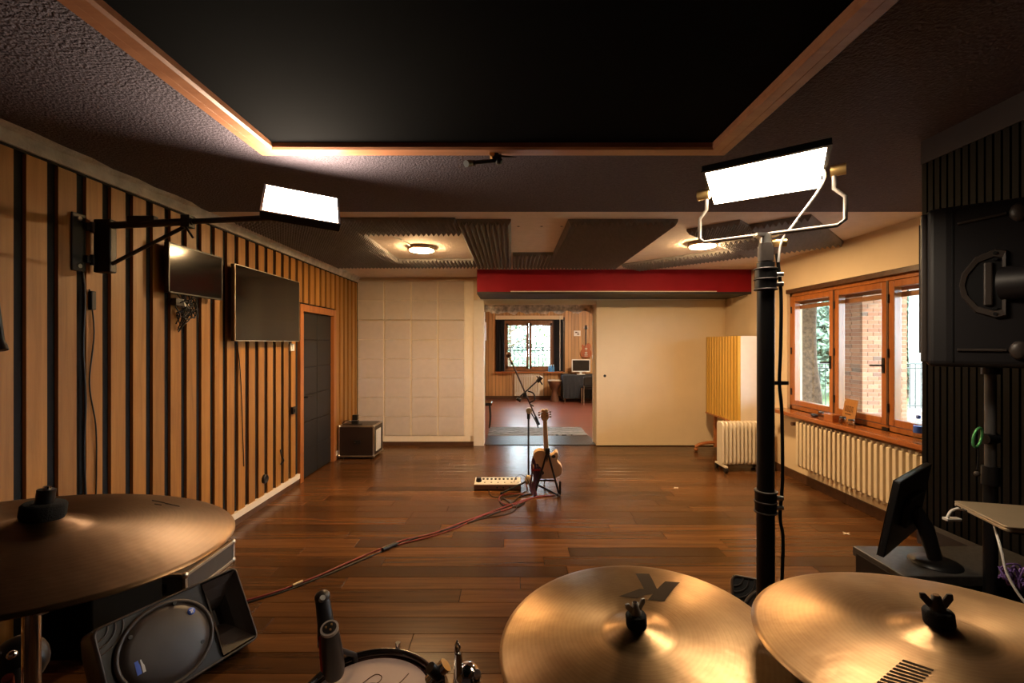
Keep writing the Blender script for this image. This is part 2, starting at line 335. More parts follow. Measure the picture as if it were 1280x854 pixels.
# floor, every plank a piece
floor = struct('floor', MB().box((XL-0.2, YF, -0.10), (XR+0.2, YB+0.02, -0.008)), M['floor_base'], 'glossy dark brown plank floor of the rehearsal room', 'floor')
PW, PL = 0.155, {}
for Ln in (0.6, 0.9, 1.2, 1.5, 1.8, 2.1):
    mb = MB(); e = 0.0012
    a = [(e, e, -0.012), (Ln-e, e, -0.012), (Ln-e, PW-e, -0.012), (e, PW-e, -0.012)]; c = [(0.0025, 0.0025, 0), (Ln-0.0025, 0.0025, 0), (Ln-0.0025, PW-0.0025, 0), (0.0025, PW-0.0025, 0)]
    d = [(x, y, -0.0014) for x, y, z in a]
    mb.hexa(a, d); mb.hexa(d, c); PL[Ln] = mb.mesh('plank', M['floor'])
rng = random.Random(11); y = YF
while y < YB-0.01:
    x = XL-rng.random()*1.2
    while x < XR:
        Ln = rng.choice([0.9, 1.2, 1.5, 1.8, 2.1]) if y > 0.5 else 2.1
        if y < YB-0.02: piece('plank', PL[Ln], floor, T3((x, y, 0)))
        x += Ln
    y += PW
# left wall: black backing, one plank after the other
DY0, DY1, DZ = 5.30, 6.38, 2.10          # door with its frame
mb = MB().box((XL-0.14, YF, -0.1), (XL-0.02, DY0+0.05, H)).box((XL-0.14, DY1-0.05, -0.1), (XL-0.02, YB+0.7, H)).box((XL-0.14, DY0+0.05, DZ-0.05), (XL-0.02, DY1-0.05, H))
wl = struct('wall_left', mb, M['black_back'], 'left wall of light wooden planks with black gaps', 'wall')
pit, sw = 0.1638, 0.104
def slat_mesh(z0, z1): 
    return MB().box((XL-0.02, -sw/2, z0), (XL, sw/2, z1)).mesh('plank', M['slat'])
sm_full, sm_top, sm_mid = slat_mesh(0.115, 2.60), slat_mesh(DZ+0.02, 2.60), None
k = -29
while True:
    yc = 2.294+pit*(k+0.5); k += 1
    if yc < YF+0.1: continue
    if yc > YB-0.03: break
    piece('plank', sm_top if DY0-sw/2 < yc < DY1+sw/2 else sm_full, wl, T3((0, yc, 0)))
piece('plank', MB().box((XL-0.02, -0.03, 0.115), (XL, 0.03, 2.60)).mesh('plank', M['slat']), wl, T3((0, YB-0.045, 0)))
struct('baseboard_left', MB().box((XL-0.02, YF, 0.06), (XL+0.012, DY0, 0.118)).box((XL-0.02, DY1, 0.06), (XL+0.012, YB, 0.118)), M['white_paint'], 'pale scuffed baseboard ledge under the wooden planks', 'baseboard')
struct('trim_1', MB().box((XL-0.02, YF, 0), (XL+0.004, DY0, 0.06)).box((XL-0.02, DY1, 0), (XL+0.004, YB, 0.06)), M['brown_dark'], 'dark brown skirting below the pale ledge of the plank wall', 'skirting')
# rough plaster edge along the ceiling
mb = MB(); n = 60; rg = random.Random(3)
vs = []
for i in range(n+1):
    yy = YF+(YB-YF)*i/n; j = rg.uniform(-0.012, 0.012)
    vs += [(XL-0.02, yy, 2.612), (XL+0.022, yy, 2.612), (XL+0.030, yy, 2.665+j), (XL+0.055+j*2, yy, H)]
mb.add(vs, [(i*4+k, (i+1)*4+k, (i+1)*4+k+1, i*4+k+1) for i in range(n) for k in range(3)])
struct('trim_2', mb, M['plaster'], 'rough grey-white plaster edge above the plank wall', 'trim')
struct('trim_3', MB().box((XL-0.02, YF, 2.600), (XL+0.006, YB, 2.612)), M['black_back'], 'thin black line capping the wooden planks', 'trim')
# door in the plank wall
d1 = thing('door_1', 'charcoal padded door in an orange wooden frame', 'door', (XL, (DY0+DY1)/2, 0)); d1['kind'] = 'structure'
fw = 0.085
for nm, a, b in (('door_frame', (XL-0.14, DY0, 0), (XL+0.018, DY0+fw, DZ)), ('door_frame', (XL-0.14, DY1-fw, 0), (XL+0.018, DY1, DZ)), ('door_frame', (XL-0.14, DY0+fw, DZ-fw), (XL+0.018, DY1-fw, DZ))):
    MB().box(a, b).build(nm, M['orange_wood'], d1, bevel=0.004)
slab = MB().box((XL-0.075, DY0+fw+0.003, 0.008), (XL-0.035, DY1-fw-0.003, DZ-fw-0.003)).build('door_leaf', M['door'], d1)
dw = (DY1-DY0-2*fw-0.006)/2; dh = (DZ-fw-0.012)/6
for i in range(2):
    for j in range(6):
        MB().box((XL-0.036, DY0+fw+0.003+i*dw+0.004, 0.008+j*dh+0.004), (XL-0.022, DY0+fw+0.003+(i+1)*dw-0.004, 0.008+(j+1)*dh-0.004)).build('door_panel', M['door'], slab, bevel=0.005)
yh = DY0+fw+0.07
hd = MB().cyl((XL-0.03, yh, 0.99), (XL+0.035, yh, 0.99), 0.011).cyl((XL+0.03, yh-0.005, 0.99), (XL+0.03, yh+0.12, 0.99), 0.010).box((XL-0.034, yh-0.022, 0.90), (XL-0.018, yh+0.022, 1.05)).build('door_handle', M['black'], slab)
MB().box((XL-0.45, DY0-0.2, -0.1), (XL-0.40, DY1+0.2, 2.3)).box((XL-0.45, DY0-0.2, -0.12), (XL-0.1, DY1+0.2, -0.01)).box((XL-0.45, DY0-0.2, 2.25), (XL-0.13, DY1+0.2, 2.35)).box((XL-0.45, DY0-0.25, -0.1), (XL-0.13, DY0-0.2, 2.3)).box((XL-0.45, DY1+0.2, -0.1), (XL-0.13, DY1+0.25, 2.3)).build('passage_light_block', M['black_back'], d1)  # unseen black box added behind the door to keep sky light from leaking in
# back wall around the opening, closet niche on the left
mb = MB().box((XL-0.2, 7.92, -0.1), (XO0-0.20, 8.02, H)).box((XO0-0.03, YB, ZO), (XO1, 7.50, H)).box((XO1, YB, -0.1), (XR+0.3, 7.50, H)).box((XO0-0.21, YB+0.02, -0.1), (XO0-0.03, 8.02, H)).box((XL-0.2, YB+0.02, 2.655), (XO0-0.2, 7.95, H))
struct('wall_back', mb, M['cream'], 'cream back wall with the wide opening to the far room', 'wall')
struct('trim_4', MB().box((XO0-0.165, YB-0.035, 0), (XO0, YB+0.30, ZO+0.06)), M['white_paint'], 'white post at the left side of the opening', 'trim', bevel=0.004)
struct('trim_5', MB().box((XO1-0.02, YB+0.21, 0), (XO1+0.02, YB+0.23, ZO)), M['white_paint'], 'thin white jamb edge at the right side of the opening', 'trim')
# flaking plaster lintel inside the opening
mb = MB(); n = 48; rg = random.Random(5); vs = []
for i in range(n+1):
    xx = XO0+(XO1-XO0)*i/n; j = 2.135+0.022*math.sin(i*0.9)+rg.uniform(-0.015, 0.015)+0.02*(i > 32)
    vs += [(xx, YB+0.20, ZO+0.02), (xx, YB+0.202+rg.uniform(0, 0.01), 2.2), (xx, YB+0.205, j), (xx, YB+0.26, j+0.01), (xx, YB+0.26, ZO+0.02)]
mb.add(vs, [(i*5+k, i*5+k+1, (i+1)*5+k+1, (i+1)*5+k) for i in range(n) for k in range(4)])
struct('trim_6', mb, M['plaster_rough'], 'flaking grey plaster lintel at the top of the opening', 'trim')
struct('baseboard_back', MB().box((XO1+1.9, YB-0.015, 0), (XR, YB, 0.09)), M['brown_dark'], 'short dark baseboard in the back right corner', 'baseboard')
# sliding door panel
d2 = thing('door_2', 'large cream sliding door panel right of the opening', 'door', (2.3, YB-0.03, 0)); d2['kind'] = 'structure'
MB().box((XO1-0.005, YB-0.05, 0.012), (3.36, YB-0.008, 2.325)).build('door_leaf', M['cream'], d2, bevel=0.003)
pp = P(756, 470, YB-0.05); MB().cyl(pp+Vector((0,-0.004,0)), pp+Vector((0,0.02,0)), 0.022, n=20).build('finger_pull', M['black'], d2)
MB().box((XO0-0.1, YB-0.055, 2.330), (3.40, YB, 2.352)).build('door_track', M['white_paint'], d2)
# red beam with black underside
bm_ = struct('beam', MB().box((-0.50, 6.50, 2.375), (XR, YB, H)), M['red'], 'deep red ceiling beam above the opening', 'beam')
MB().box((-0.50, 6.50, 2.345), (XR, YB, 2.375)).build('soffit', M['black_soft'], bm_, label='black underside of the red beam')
MB().box((-0.02, 6.488, 2.374), (2.92, 6.502, 2.384)).build('edge_strip', M['white_paint'], bm_, label='thin white strip along the lower edge')
# ceilings
YC = 3.67
cb = struct('ceiling', MB().box((XL-0.2, YC, H), (XR+0.2, 8.0, H+0.1)), M['stucco_white'], 'pale stucco ceiling of the back half, with charcoal foam tiles', 'ceiling')
cf = struct('ceiling_front', MB().box((XL-0.2, YF, H), (XR+0.2, YC, H+0.1)), M['stucco_dark'], 'dark purple-brown stucco ceiling above the drum kit', 'ceiling')
tile = 0.47
def foam(kind):
    mb = MB(); n, t = 10, tile-0.004; a = t/n; h0, h1 = -0.02, -0.058
    mb.box((0, 0, h0), (t, t, 0))
    if kind == 'pyramid':
        for i in range(n):
            for j in range(n):
                x, y = i*a, j*a
                mb.add([(x, y, h0), (x+a, y, h0), (x+a, y+a, h0), (x, y+a, h0), (x+a/2, y+a/2, h1)], [(1,0,4), (2,1,4), (3,2,4), (0,3,4)])
    else:
        for i in range(n):
            x = i*a
            mb.add([(x, 0, h0), (x+a, 0, h0), (x+a, t, h0), (x, t, h0), (x+a/2, 0, h1), (x+a/2, t, h1)], [(0,3,5,4), (1,4,5,2), (0,4,1), (2,5,3)])
    return mb.mesh('foam_tile', M['foam'])
fp, fwd = foam('pyramid'), foam('wedge')
for i in range(5):                                       # left ring around the round lamp
    for j in range(5):
        if 2 <= i <= 3 and 1 <= j <= 3: continue
        if i == 4: piece('foam_tile', fwd, cb, T3((-2.355+i*tile, 3.88+j*tile, H)))
        else: piece('foam_tile', fp, cb, T3((-2.355+i*tile, 3.83+j*tile*0.985, H)))
for i in range(3):
    for j in range(5):
        if i == 0 and j < 3: continue
        piece('foam_tile', fwd, cb, T3((0.01+i*tile, 3.88+j*tile, H)))
O = Vector((1.64, 4.20, H)); Ru = Rz(PI/4)               # tiles turned by 45 degrees around the second lamp
def turned(u, v, me): piece('foam_tile', me, cb, T3(O) @ Rz(-PI/4) @ T3((v, u, 0)))
for u, v, k in ((0, -0.03, fp), (0.71, -0.03, fp), (0.24, 0.44, fwd), (0.71, 0.44, fwd), (1.18, 0.44, fwd), (1.18, -0.03, fwd), (1.18, -0.50, fp), (1.18, -0.97, fp), (1.18, -1.44, fp)):
    turned(u, v, k)
for i, (px, py) in enumerate(((648, 283), (677, 283), (702, 283))):   # screw holes left by a removed tile
    Yh = F*(H-CH)/(CY-py); c = P(px, py, Yh); MB().lathe([(0.012, -0.002), (0.012, 0.0)], (c.x, c.y, H), 10).build('anchor_hole', M['black'], cb)
# black panel in a mahogany frame over the drum kit
cp = thing('ceiling_panel', 'large black acoustic panel in a reddish wooden frame on the dark ceiling', 'ceiling panel', (-0.1, 0.3, H))
x0, x1, y0, y1 = -1.375, 1.17, -1.6, 2.50
MB().box((x0+0.08, y0+0.08, H-0.012), (x1-0.08, y1-0.08, H)).build('fabric_panel', M['black_fabric'], cp)
def rail(p, q, inn):     # stepped moulding between outer corners
    d = (Vector(q)-Vector(p)).normalized(); nrm = Vector(inn); mb = MB(); L = (Vector(q)-Vector(p)).length
    prof = [(0, 0), (0, -0.026), (0.010, -0.034), (0.048, -0.034), (0.056, -0.028), (0.064, -0.046), (0.112, -0.046), (0.122, -0.036), (0.122, 0)]
    a = []; b = []
    for t, z in prof:
        a.append(Vector(p)+nrm*t+d*t+Vector((0,0,z))); b.append(Vector(q)+nrm*t-d*t+Vector((0,0,z)))
    n = len(prof); mb.add(a+b, [(i, (i+1) % n, n+(i+1) % n, n+i) for i in range(n)]+[tuple(reversed(range(n))), tuple(range(n, 2*n))])
    mb.build('frame_rail', M['trim'], cp)
rail((x0, y1, H), (x1, y1, H), (0, -1, 0)); rail((x1, y0, H), (x0, y0, H), (0, 1, 0)); rail((x0, y0, H), (x0, y1, H), (1, 0, 0)); rail((x1, y1, H), (x1, y0, H), (-1, 0, 0))
# right wall with the window opening
WY0, WY1, WZ0, WZ1 = 3.42, 5.66, 0.83, 2.27
mb = MB().box((XR, YS-0.1, -0.1), (XR+0.19, YB+0.3, WZ0)).box((XR, YS-0.1, WZ1), (XR+0.19, YB+0.3, H)).box((XR, YS-0.1, WZ0), (XR+0.19, WY0, WZ1)).box((XR, WY1, WZ0), (XR+0.19, YB+0.3, WZ1))
struct('wall_right', mb, M['cream'], 'cream right wall around the wooden window', 'wall')
struct('baseboard_right', MB().box((XR-0.016, YS, 0), (XR, YB, 0.10)), M['brown_dark'], 'dark baseboard under the wall radiator', 'baseboard')
wsr = struct('wall_right_near', MB().box((XS+0.015, YF, -0.1), (XR+0.2, YS, H)), M['black_back'], 'black slatted wall block behind the loudspeaker', 'wall')
sm_b = MB().box((XS, 0, 0.10), (XS+0.016, 0.026, 2.575)).mesh('slat', M['black_slat'])
k = 0
while YS-0.03-k*0.036 > YF+0.3: piece('slat', sm_b, wsr, T3((0, YS-0.028-k*0.036, 0))); k += 1
struct('trim_7', MB().box((XS-0.004, YF, 2.575), (XS+0.02, YS, H)), M['grey_band'], 'dull grey band above the black slats', 'trim')
struct('wall_front', MB().box((XL-0.2, YF-0.1, -0.1), (XR+0.2, YF, H)), M['stucco_dark'], 'dark wall behind the drum kit', 'wall')
# window with three casements
w1 = thing('window_1', 'three-part orange wooden window in the right wall', 'window', (XR+0.08, 4.5, WZ0)); w1['kind'] = 'structure'
wx0, wx1 = XR+0.035, XR+0.105
for nm, a, b in (('window_frame', (wx0, WY0, WZ0), (wx1, WY1, WZ0+0.05)), ('window_frame', (wx0, WY0, WZ1-0.06), (wx1, WY1, WZ1)), ('window_frame', (wx0, WY1-0.05, WZ0), (wx1, WY1, WZ1)), ('window_frame', (wx0, WY0, WZ0), (wx1, WY0+0.05, WZ1))):
    MB().box(a, b).build(nm, M['orange_wood'], w1, bevel=0.004)
MB().box((XR-0.012, WY0, WZ1-0.02), (XR+0.04, WY1+0.01, WZ1+0.03)).build('head_trim', M['brown_dark'], w1, bevel=0.004)
cas = [(4.885, 5.61), (4.185, 4.865), (3.47, 4.165)]
for i, (a, b) in enumerate(cas):
    z0, z1, fr = WZ0+0.055, WZ1-0.065, 0.062
    c = MB().box((wx0-0.01, a, z0), (wx1-0.01, a+fr, z1)).box((wx0-0.01, b-fr, z0), (wx1-0.01, b, z1)).box((wx0-0.01, a+fr, z0), (wx1-0.01, b-fr, z0+fr)).box((wx0-0.01, a+fr, z1-fr), (wx1-0.01, b-fr, z1)).build('casement', M['orange_wood'], w1, bevel=0.006)
    MB().box((wx0+0.03, a+fr, z0+fr), (wx0+0.036, b-fr, z1-fr)).build('pane', M['glass'], c)
    yh = b-0.036 if i == 1 else a+0.036
    if i != 2:
        yh = a+0.036
        MB().box((wx0-0.018, yh-0.014, 1.36), (wx0-0.008, yh+0.014, 1.50)).cyl((wx0-0.01, yh, 1.43), (wx0-0.05, yh, 1.43), 0.009).cyl((wx0-0.048, yh, 1.43), (wx0-0.048, yh+0.11, 1.425), 0.009).build('handle', M['black'], c)
    for zz in (z0+0.16, (z0+z1)/2, z1-0.16): MB().cyl((wx0-0.016, b-0.004, zz-0.04), (wx0-0.016, b-0.004, zz+0.04), 0.009).build('hinge', M['black'], c)
    MB().box((wx0-0.016, a-0.02, WZ0-0.002), (wx0-0.002, a+0.05, WZ0+0.03)).build('latch', M['black'], c)
for yy in (4.875, 4.175): MB().box((wx0-0.013, yy-0.012, WZ0+0.05), (wx0+0.05, yy+0.012, WZ1-0.06)).build('mullion', M['brown_dark'], w1)
sh = MB().box((wx1+0.03, WY0, WZ1-0.035), (wx1+0.045, WY1, WZ1+0.1)).build('shutter', M['shutter'], w1, label='rolled-up slatted shutter outside the panes')
for k in range(3):
    z = WZ1-0.095-k*0.058
    MB().box((wx1+0.03, WY0, z), (wx1+0.045, WY1, z+0.047)).build('shutter_slat', M['shutter'], sh, bevel=0.004)
struct('trim_8', MB().box((XR-0.20, WY0, WZ0-0.045), (wx0+0.02, WY1+0.05, WZ0)), M['sill'], 'polished orange wooden window sill', 'sill', bevel=0.008)
# ================================================================ FAR ROOM
FX0, FX1, FY = -2.6, 2.75, 13.4
struct('floor_far', MB().box((FX0, YB+0.02, -0.10), (FX1, FY, 0.0)), M['floor_far'], 'reddish wooden floor of the far room', 'floor')
wf = struct('wall_far', MB().box((FX0, FY+0.02, 0), (-0.22, FY+0.25, 2.8)).box((1.22, FY+0.02, 0), (FX1, FY+0.25, 2.8)).box((-0.22, FY+0.02, 0), (1.22, FY+0.25, 0.86)).box((-0.22, FY+0.02, 2.28), (1.22, FY+0.25, 2.8)), M['brown_dark'], 'far wall of pale vertical planks around a window', 'wall')
sp = 0.102
sa = MB().box((0, FY, 0.10), (0.092, FY+0.02, 2.75)).mesh('plank', M['slat_far']); sb_ = MB().box((0, FY, 0.10), (0.092, FY+0.02, 0.80)).mesh('plank', M['slat_far']); sc_ = MB().box((0, FY, 2.42), (0.092, FY+0.02, 2.75)).mesh('plank', M['slat_far'])
x = -1.5
while x < FX1-0.1:
    if -0.50 < x < 1.46:
        piece('plank', sc_, wf, T3((x, 0, 0)))
        if x < -0.0 or x > 0.88: piece('plank', sb_, wf, T3((x, 0, 0)))
    else: piece('plank', sa, wf, T3((x, 0, 0)))
    x += sp
MB().box((0.0, FY-0.002, 0.1), (0.93, FY+0.02, 0.8)).build('radiator_niche', M['cream'], wf)
struct('baseboard_far', MB().box((FX0, FY-0.015, 0), (FX1, FY+0.02, 0.10)), M['brown_dark'], 'dark baseboard of the far plank wall', 'baseboard')
struct('trim_9', MB().box((-0.48, FY-0.06, 2.34), (1.50, FY+0.02, 2.46)), M['cream'], 'cream boxed ledge above the far window', 'trim')
struct('wall_far_left', MB().box((FX0-0.1, 8.0, 0), (FX0, FY+0.2, 2.8)), M['slat_far'], 'left side wall of the far room', 'wall')
struct('wall_far_right', MB().box((FX1, 7.5, 0), (FX1+0.1, FY+0.2, 2.8)), M['cream'], 'right side wall of the far room', 'wall')
struct('ceiling_far', MB().box((FX0-0.1, 7.5, 2.8), (FX1+0.1, FY+0.3, 2.9)), M['white_paint'], 'white ceiling of the far room', 'ceiling')
w2 = thing('window_2', 'two-part brown window of the far room', 'window', (0.5, FY, 0.86)); w2['kind'] = 'structure'
for a, b in (((-0.24, FY-0.02, 0.84), (1.24, FY+0.06, 0.90)), ((-0.24, FY-0.02, 2.24), (1.24, FY+0.06, 2.32)), ((-0.24, FY-0.02, 0.90), (-0.19, FY+0.06, 2.24)), ((1.19, FY-0.02, 0.90), (1.24, FY+0.06, 2.24))):
    MB().box(a, b).build('window_frame', M['far_frame'], w2)
for a, b in ((-0.19, 0.492), (0.508, 1.19)):
    f = 0.07
    c = MB().box((a, FY, 0.90), (a+f, FY+0.05, 2.24)).box((b-f, FY, 0.90), (b, FY+0.05, 2.24)).box((a, FY, 0.90), (b, FY+0.05, 0.90+f)).box((a, FY, 2.24-f), (b, FY+0.05, 2.24)).build('casement', M['far_frame'], w2)
    MB().box((a+f, FY+0.02, 0.90+f), (b-f, FY+0.026, 2.24-f)).build('pane', M['glass'], c)
MB().cyl((0.50, FY-0.01, 1.50), (0.50, FY-0.05, 1.50), 0.012).build('handle', M['black'], w2)
# ================================================================ OUTSIDE
struct('ground', MB().box((-40, YB+6.4, -0.5), (60, 70, -0.40)).box((XR+0.3, -30, -0.5), (60, YB+6.4, -0.40)), M['lawn'], 'sunlit green lawn outside the windows', 'lawn')
struct('porch_floor', MB().box((XR+0.19, -3, -0.40), (8.2, 9.6, -0.02)), M['paving'], 'paved porch outside the right window', 'porch')
struct('porch_roof', MB().box((XR+0.19, -3, 2.95), (7.6, 9.5, 3.15)), M['porch'], 'pale porch roof outside the right window', 'roof')
struct('house_wall', MB().box((XR+0.32, YB+0.3, -0.4), (XR+0.34, FY, 3.1)), M['porch'], 'outer house wall beside the porch', 'wall')
# brick pillar of the porch
pil = thing('brick_pillar', 'red brick porch pillar seen through the window', 'pillar', (6.85, 8.72, -0.02))
px0, px1, py0, py1 = 6.42, 7.24, 8.34, 9.10
MB().box((px0+0.008, py0+0.008, -0.02), (px1-0.008, py1-0.008, 2.95)).build('mortar_core', M['mortar'], pil)
bl, bh, jt = 0.196, 0.064, 0.010
bmesh_x = MB().box((0, 0, 0), (bl, 0.05, bh)).mesh('brick', M['brick']); bmesh_y = MB().box((0, 0, 0), (0.05, 0.24, bh)).mesh('brick', M['brick'])
bhalf_x = MB().box((0, 0, 0), (0.093, 0.05, bh)).mesh('brick', M['brick'])
z = 0.0; k = 0
while z < 2.9:
    off = 0 if k % 2 == 0 else 0.103
    if off: piece('brick', bhalf_x, pil, T3((px0, py0, z))); piece('brick', bhalf_x, pil, T3((px1-0.093, py0, z)))
    for i in range(4 if not off else 3): piece('brick', bmesh_x, pil, T3((px0+off+i*0.206, py0, z)))
    for i in range(3): piece('brick', bmesh_y, pil, T3((px0, py0+0.055+i*0.25-(0.04 if off else 0), z)))
    z += bh+jt; k += 1
def leaves(mb, c, rad, n, size, rg, flat=1.0):
    for _ in range(n):
        while True:
            p = Vector((rg.uniform(-1, 1), rg.uniform(-1, 1), rg.uniform(-1, 1)))
            if 0.25 < p.length < 1: break
        p = Vector((p.x*rad[0], p.y*rad[1], p.z*rad[2]))+Vector(c)
        a = Vector((rg.gauss(0, 1), rg.gauss(0, 1), rg.gauss(0, 1)*flat)).normalized(); b = a.orthogonal().normalized(); s = size*rg.uniform(0.6, 1.4)
        mb.add([p-a*s, p+b*s*0.5, p+a*s, p-b*s*0.5], [(0, 1, 2, 3)])
def tree(label, base, h, r, crown, leafm, barkm, n, size, seed, lean=(0, 0), group='garden trees'):
    t = thing('tree', label, 'tree', base, 0, group); rg = random.Random(seed); b = Vector(base)
    pts = [b+Vector((lean[0]*s+rg.uniform(-0.05, 0.05), lean[1]*s, h*s)) for s in (0, 0.2, 0.4, 0.6, 0.8, 1)]
    mb = MB(); mb.tube(smooth_path(pts, 6), [r*(1.25-0.75*i/30) for i in range(31)], 14)
    for k in range(6):
        s = rg.uniform(0.4, 0.95); p = b+Vector((lean[0]*s, lean[1]*s, h*s)); q = p+Vector((rg.uniform(-1, 1)*1.3, rg.uniform(-1, 1)*1.3, rg.uniform(0.3, 1.2)))
        mb.tube([p, (p+q)/2+Vector((0, 0, 0.1)), q], [r*0.35, r*0.22, r*0.08], 6)
    mb.build('trunk', barkm, t)
    mf = MB()
    for (cx, cy, cz, rx, ry, rz, fr) in crown: leaves(mf, b+Vector((cx, cy, cz)), (rx, ry, rz), int(n*fr), size, rg)
    mf.build('foliage', leafm, t, stuff=True)
    return t
tree('thick rough brown trunk seen through the left window pane', (5.99, 9.35, -0.4), 4.2, 0.245, [(0, 0, 4.2, 1.8, 1.8, 1.2, 1)], M['leaf'], M['bark'], 1500, 0.09, 2, (0.12, 0))
tree('pale slim trunk at the right edge of the window view', (10.75, 12.0, -0.4), 5.5, 0.17, [(0, 0, 5.2, 2.0, 2.0, 1.4, 1)], M['leaf'], M['bark_pale'], 1200, 0.10, 3, (-0.2, 0))
tree('broad leafy tree filling the rightmost pane', (15.1, 17.3, -0.4), 4.5, 0.22, [(0, 0, 3.6, 2.6, 2.0, 2.4, 1), (-2.5, 1, 2.0, 1.6, 1.4, 1.6, 0.5), (0.5, 0.5, 1.2, 2.4, 1.5, 1.3, 0.5)], M['leaf_blue'], M['bark'], 9000, 0.12, 4)
tree('dense leafy tree at the back of the garden, right of the pillar', (19.8, 22.5, -0.4), 5.5, 0.25, [(0, 0, 3.2, 3.2, 2, 3.4, 1), (-3, 1, 2.6, 2.4, 1.6, 2.8, 0.7)], M['leaf'], M['bark'], 7000, 0.15, 14)
tree('green tree behind the brick pillar', (12.2, 20.0, -0.4), 5.5, 0.2, [(0, 0, 4.5, 3, 2, 2.6, 1)], M['leaf'], M['bark'], 3500, 0.13, 9)
tree('green shrub tree behind the rough trunk', (11.2, 17.5, -0.4), 3.4, 0.15, [(0, 0, 2.4, 2.4, 1.6, 2.4, 1)], M['leaf_blue'], M['bark'], 5000, 0.12, 10)
tree('blue-green tree in the left pane of the far window', (-0.2, 20.5, -0.4), 4.5, 0.16, [(0, 0, 3.2, 1.6, 1.4, 2.0, 1), (0.9, 0.5, 1.6, 1.0, 1.0, 0.9, 0.4)], M['leaf_blue'], M['bark'], 900, 0.10, 5)
tree('pale-trunked tree in the right pane of the far window', (1.55, 19.0, -0.4), 5.2, 0.14, [(0.3, 0.6, 4.0, 1.5, 1.4, 1.8, 1), (0.7, 1.5, 2.2, 1.1, 1, 1.2, 0.5)], M['leaf'], M['bark_pale'], 700, 0.09, 6, (0.3, 0))
def fence(label, p, q, z0, z1, n):
    p, q = Vector(p), Vector(q); d = (q-p).normalized(); t = thing('iron_railing', label, 'railing', p, 0)
    for zz in (z0+0.06, z1-0.10, z1): MB().cyl(p+Vector((0,0,zz)), q+Vector((0,0,zz)), 0.014, n=8).build('rail', M['iron'], t)
    bar = MB().cyl((0,0,z0), (0,0,z1), 0.010, n=8).mesh('bar', M['iron'])
    for i in range(n+1): piece('bar', bar, t, T3(p.lerp(q, i/n)))
    return t
fence('black iron garden railing beyond the brick pillar', (4.6, 10.4, 0), (10.5, 10.4, 0), 0.16, 1.18, 46)
struct('garden_wall', MB().box((4.4, 10.3, -0.4), (10.7, 10.5, 0.10)), M['paving'], 'low reddish wall carrying the garden railing', 'wall')
fence('black iron balcony railing outside the far window', (-2.0, 14.6, 0), (3.2, 14.6, 0), -0.02, 1.52, 40)
struct('balcony_floor', MB().box((-2.2, FY+0.25, -0.4), (3.4, 14.8, -0.02)), M['paving'], 'balcony floor outside the far window', 'balcony')

# ================================================================ LIGHTS OF THE PLACE AND AN ADDED FILL LAMP
def led_panel(label, q, mat, thick, group):     # q = lit face: top left, top right, bottom right, bottom left
    TL, TR, BR, BL = [Vector(p) for p in q]; c = (TL+TR+BR+BL)/4
    nrm = (TR-TL).cross(BL-TL).normalized()
    if nrm.dot(Vector((0, 0, CH))-c) < 0: nrm = -nrm
    t = thing('led_panel_light', label, 'led light', c, 0, group)
    ex = (TR-TL).normalized(); ey = (TL-BL).normalized(); m = 0.012
    out = [TL-ex*m+ey*m, TR+ex*m+ey*m, BR+ex*m-ey*m, BL-ex*m-ey*m]
    MB().hexa([p-nrm*thick for p in out], [p-nrm*0.002 for p in out]).build('housing', M['black'], t, bevel=0.004)
    MB().hexa([p-nrm*0.001 for p in (TL, TR, BR, BL)], [p+nrm*0.002 for p in (TL, TR, BR, BL)]).build('diffuser', mat, t)
    for a, b in ((0, 1), (1, 2), (2, 3), (3, 0)):
        e = MB(); p0, p1 = out[a], out[b]; i0, i1 = (TL, TR, BR, BL)[a], (TL, TR, BR, BL)[b]
        e.hexa([p0-nrm*0.001, p1-nrm*0.001, i1-nrm*0.001, i0-nrm*0.001], [p0+nrm*0.003, p1+nrm*0.003, i1+nrm*0.003, i0+nrm*0.003]).build('bezel', M['black'], t)
    for k in range(0):
        f = (k+0.5)/6; p = TL.lerp(TR, f)+ey*m-nrm*thick*0.9; p2 = BL.lerp(BR, f)-ey*m-nrm*thick*0.9
        MB().hexa([p-ex*0.004, p+ex*0.004, p2+ex*0.004, p2-ex*0.004], [v-nrm*0.02 for v in (p-ex*0.004, p+ex*0.004, p2+ex*0.004, p2-ex*0.004)]).build('cooling_fin', M['black'], t)
    return t, nrm, ex, ey, c
QL = [(-1.372, 2.545, 2.517), (-1.044, 2.708, 2.493), (-0.961, 2.515, 2.296), (-1.290, 2.352, 2.321)]
QR = [(0.637, 1.4995, 2.195), (0.901, 1.3016, 2.195), (1.042, 1.544, 2.162), (0.768, 1.727, 2.162)]
lp, ln, lex, ley, lc = led_panel('lit LED panel held out from the plank wall by a black arm', QL, M['led_left'], 0.045, 'led panel lights')
rp_, rn, rex, rey, rc = led_panel('lit LED panel in a silver yoke on the tall black stand', QR, M['led_right'], 0.020, 'led panel lights')
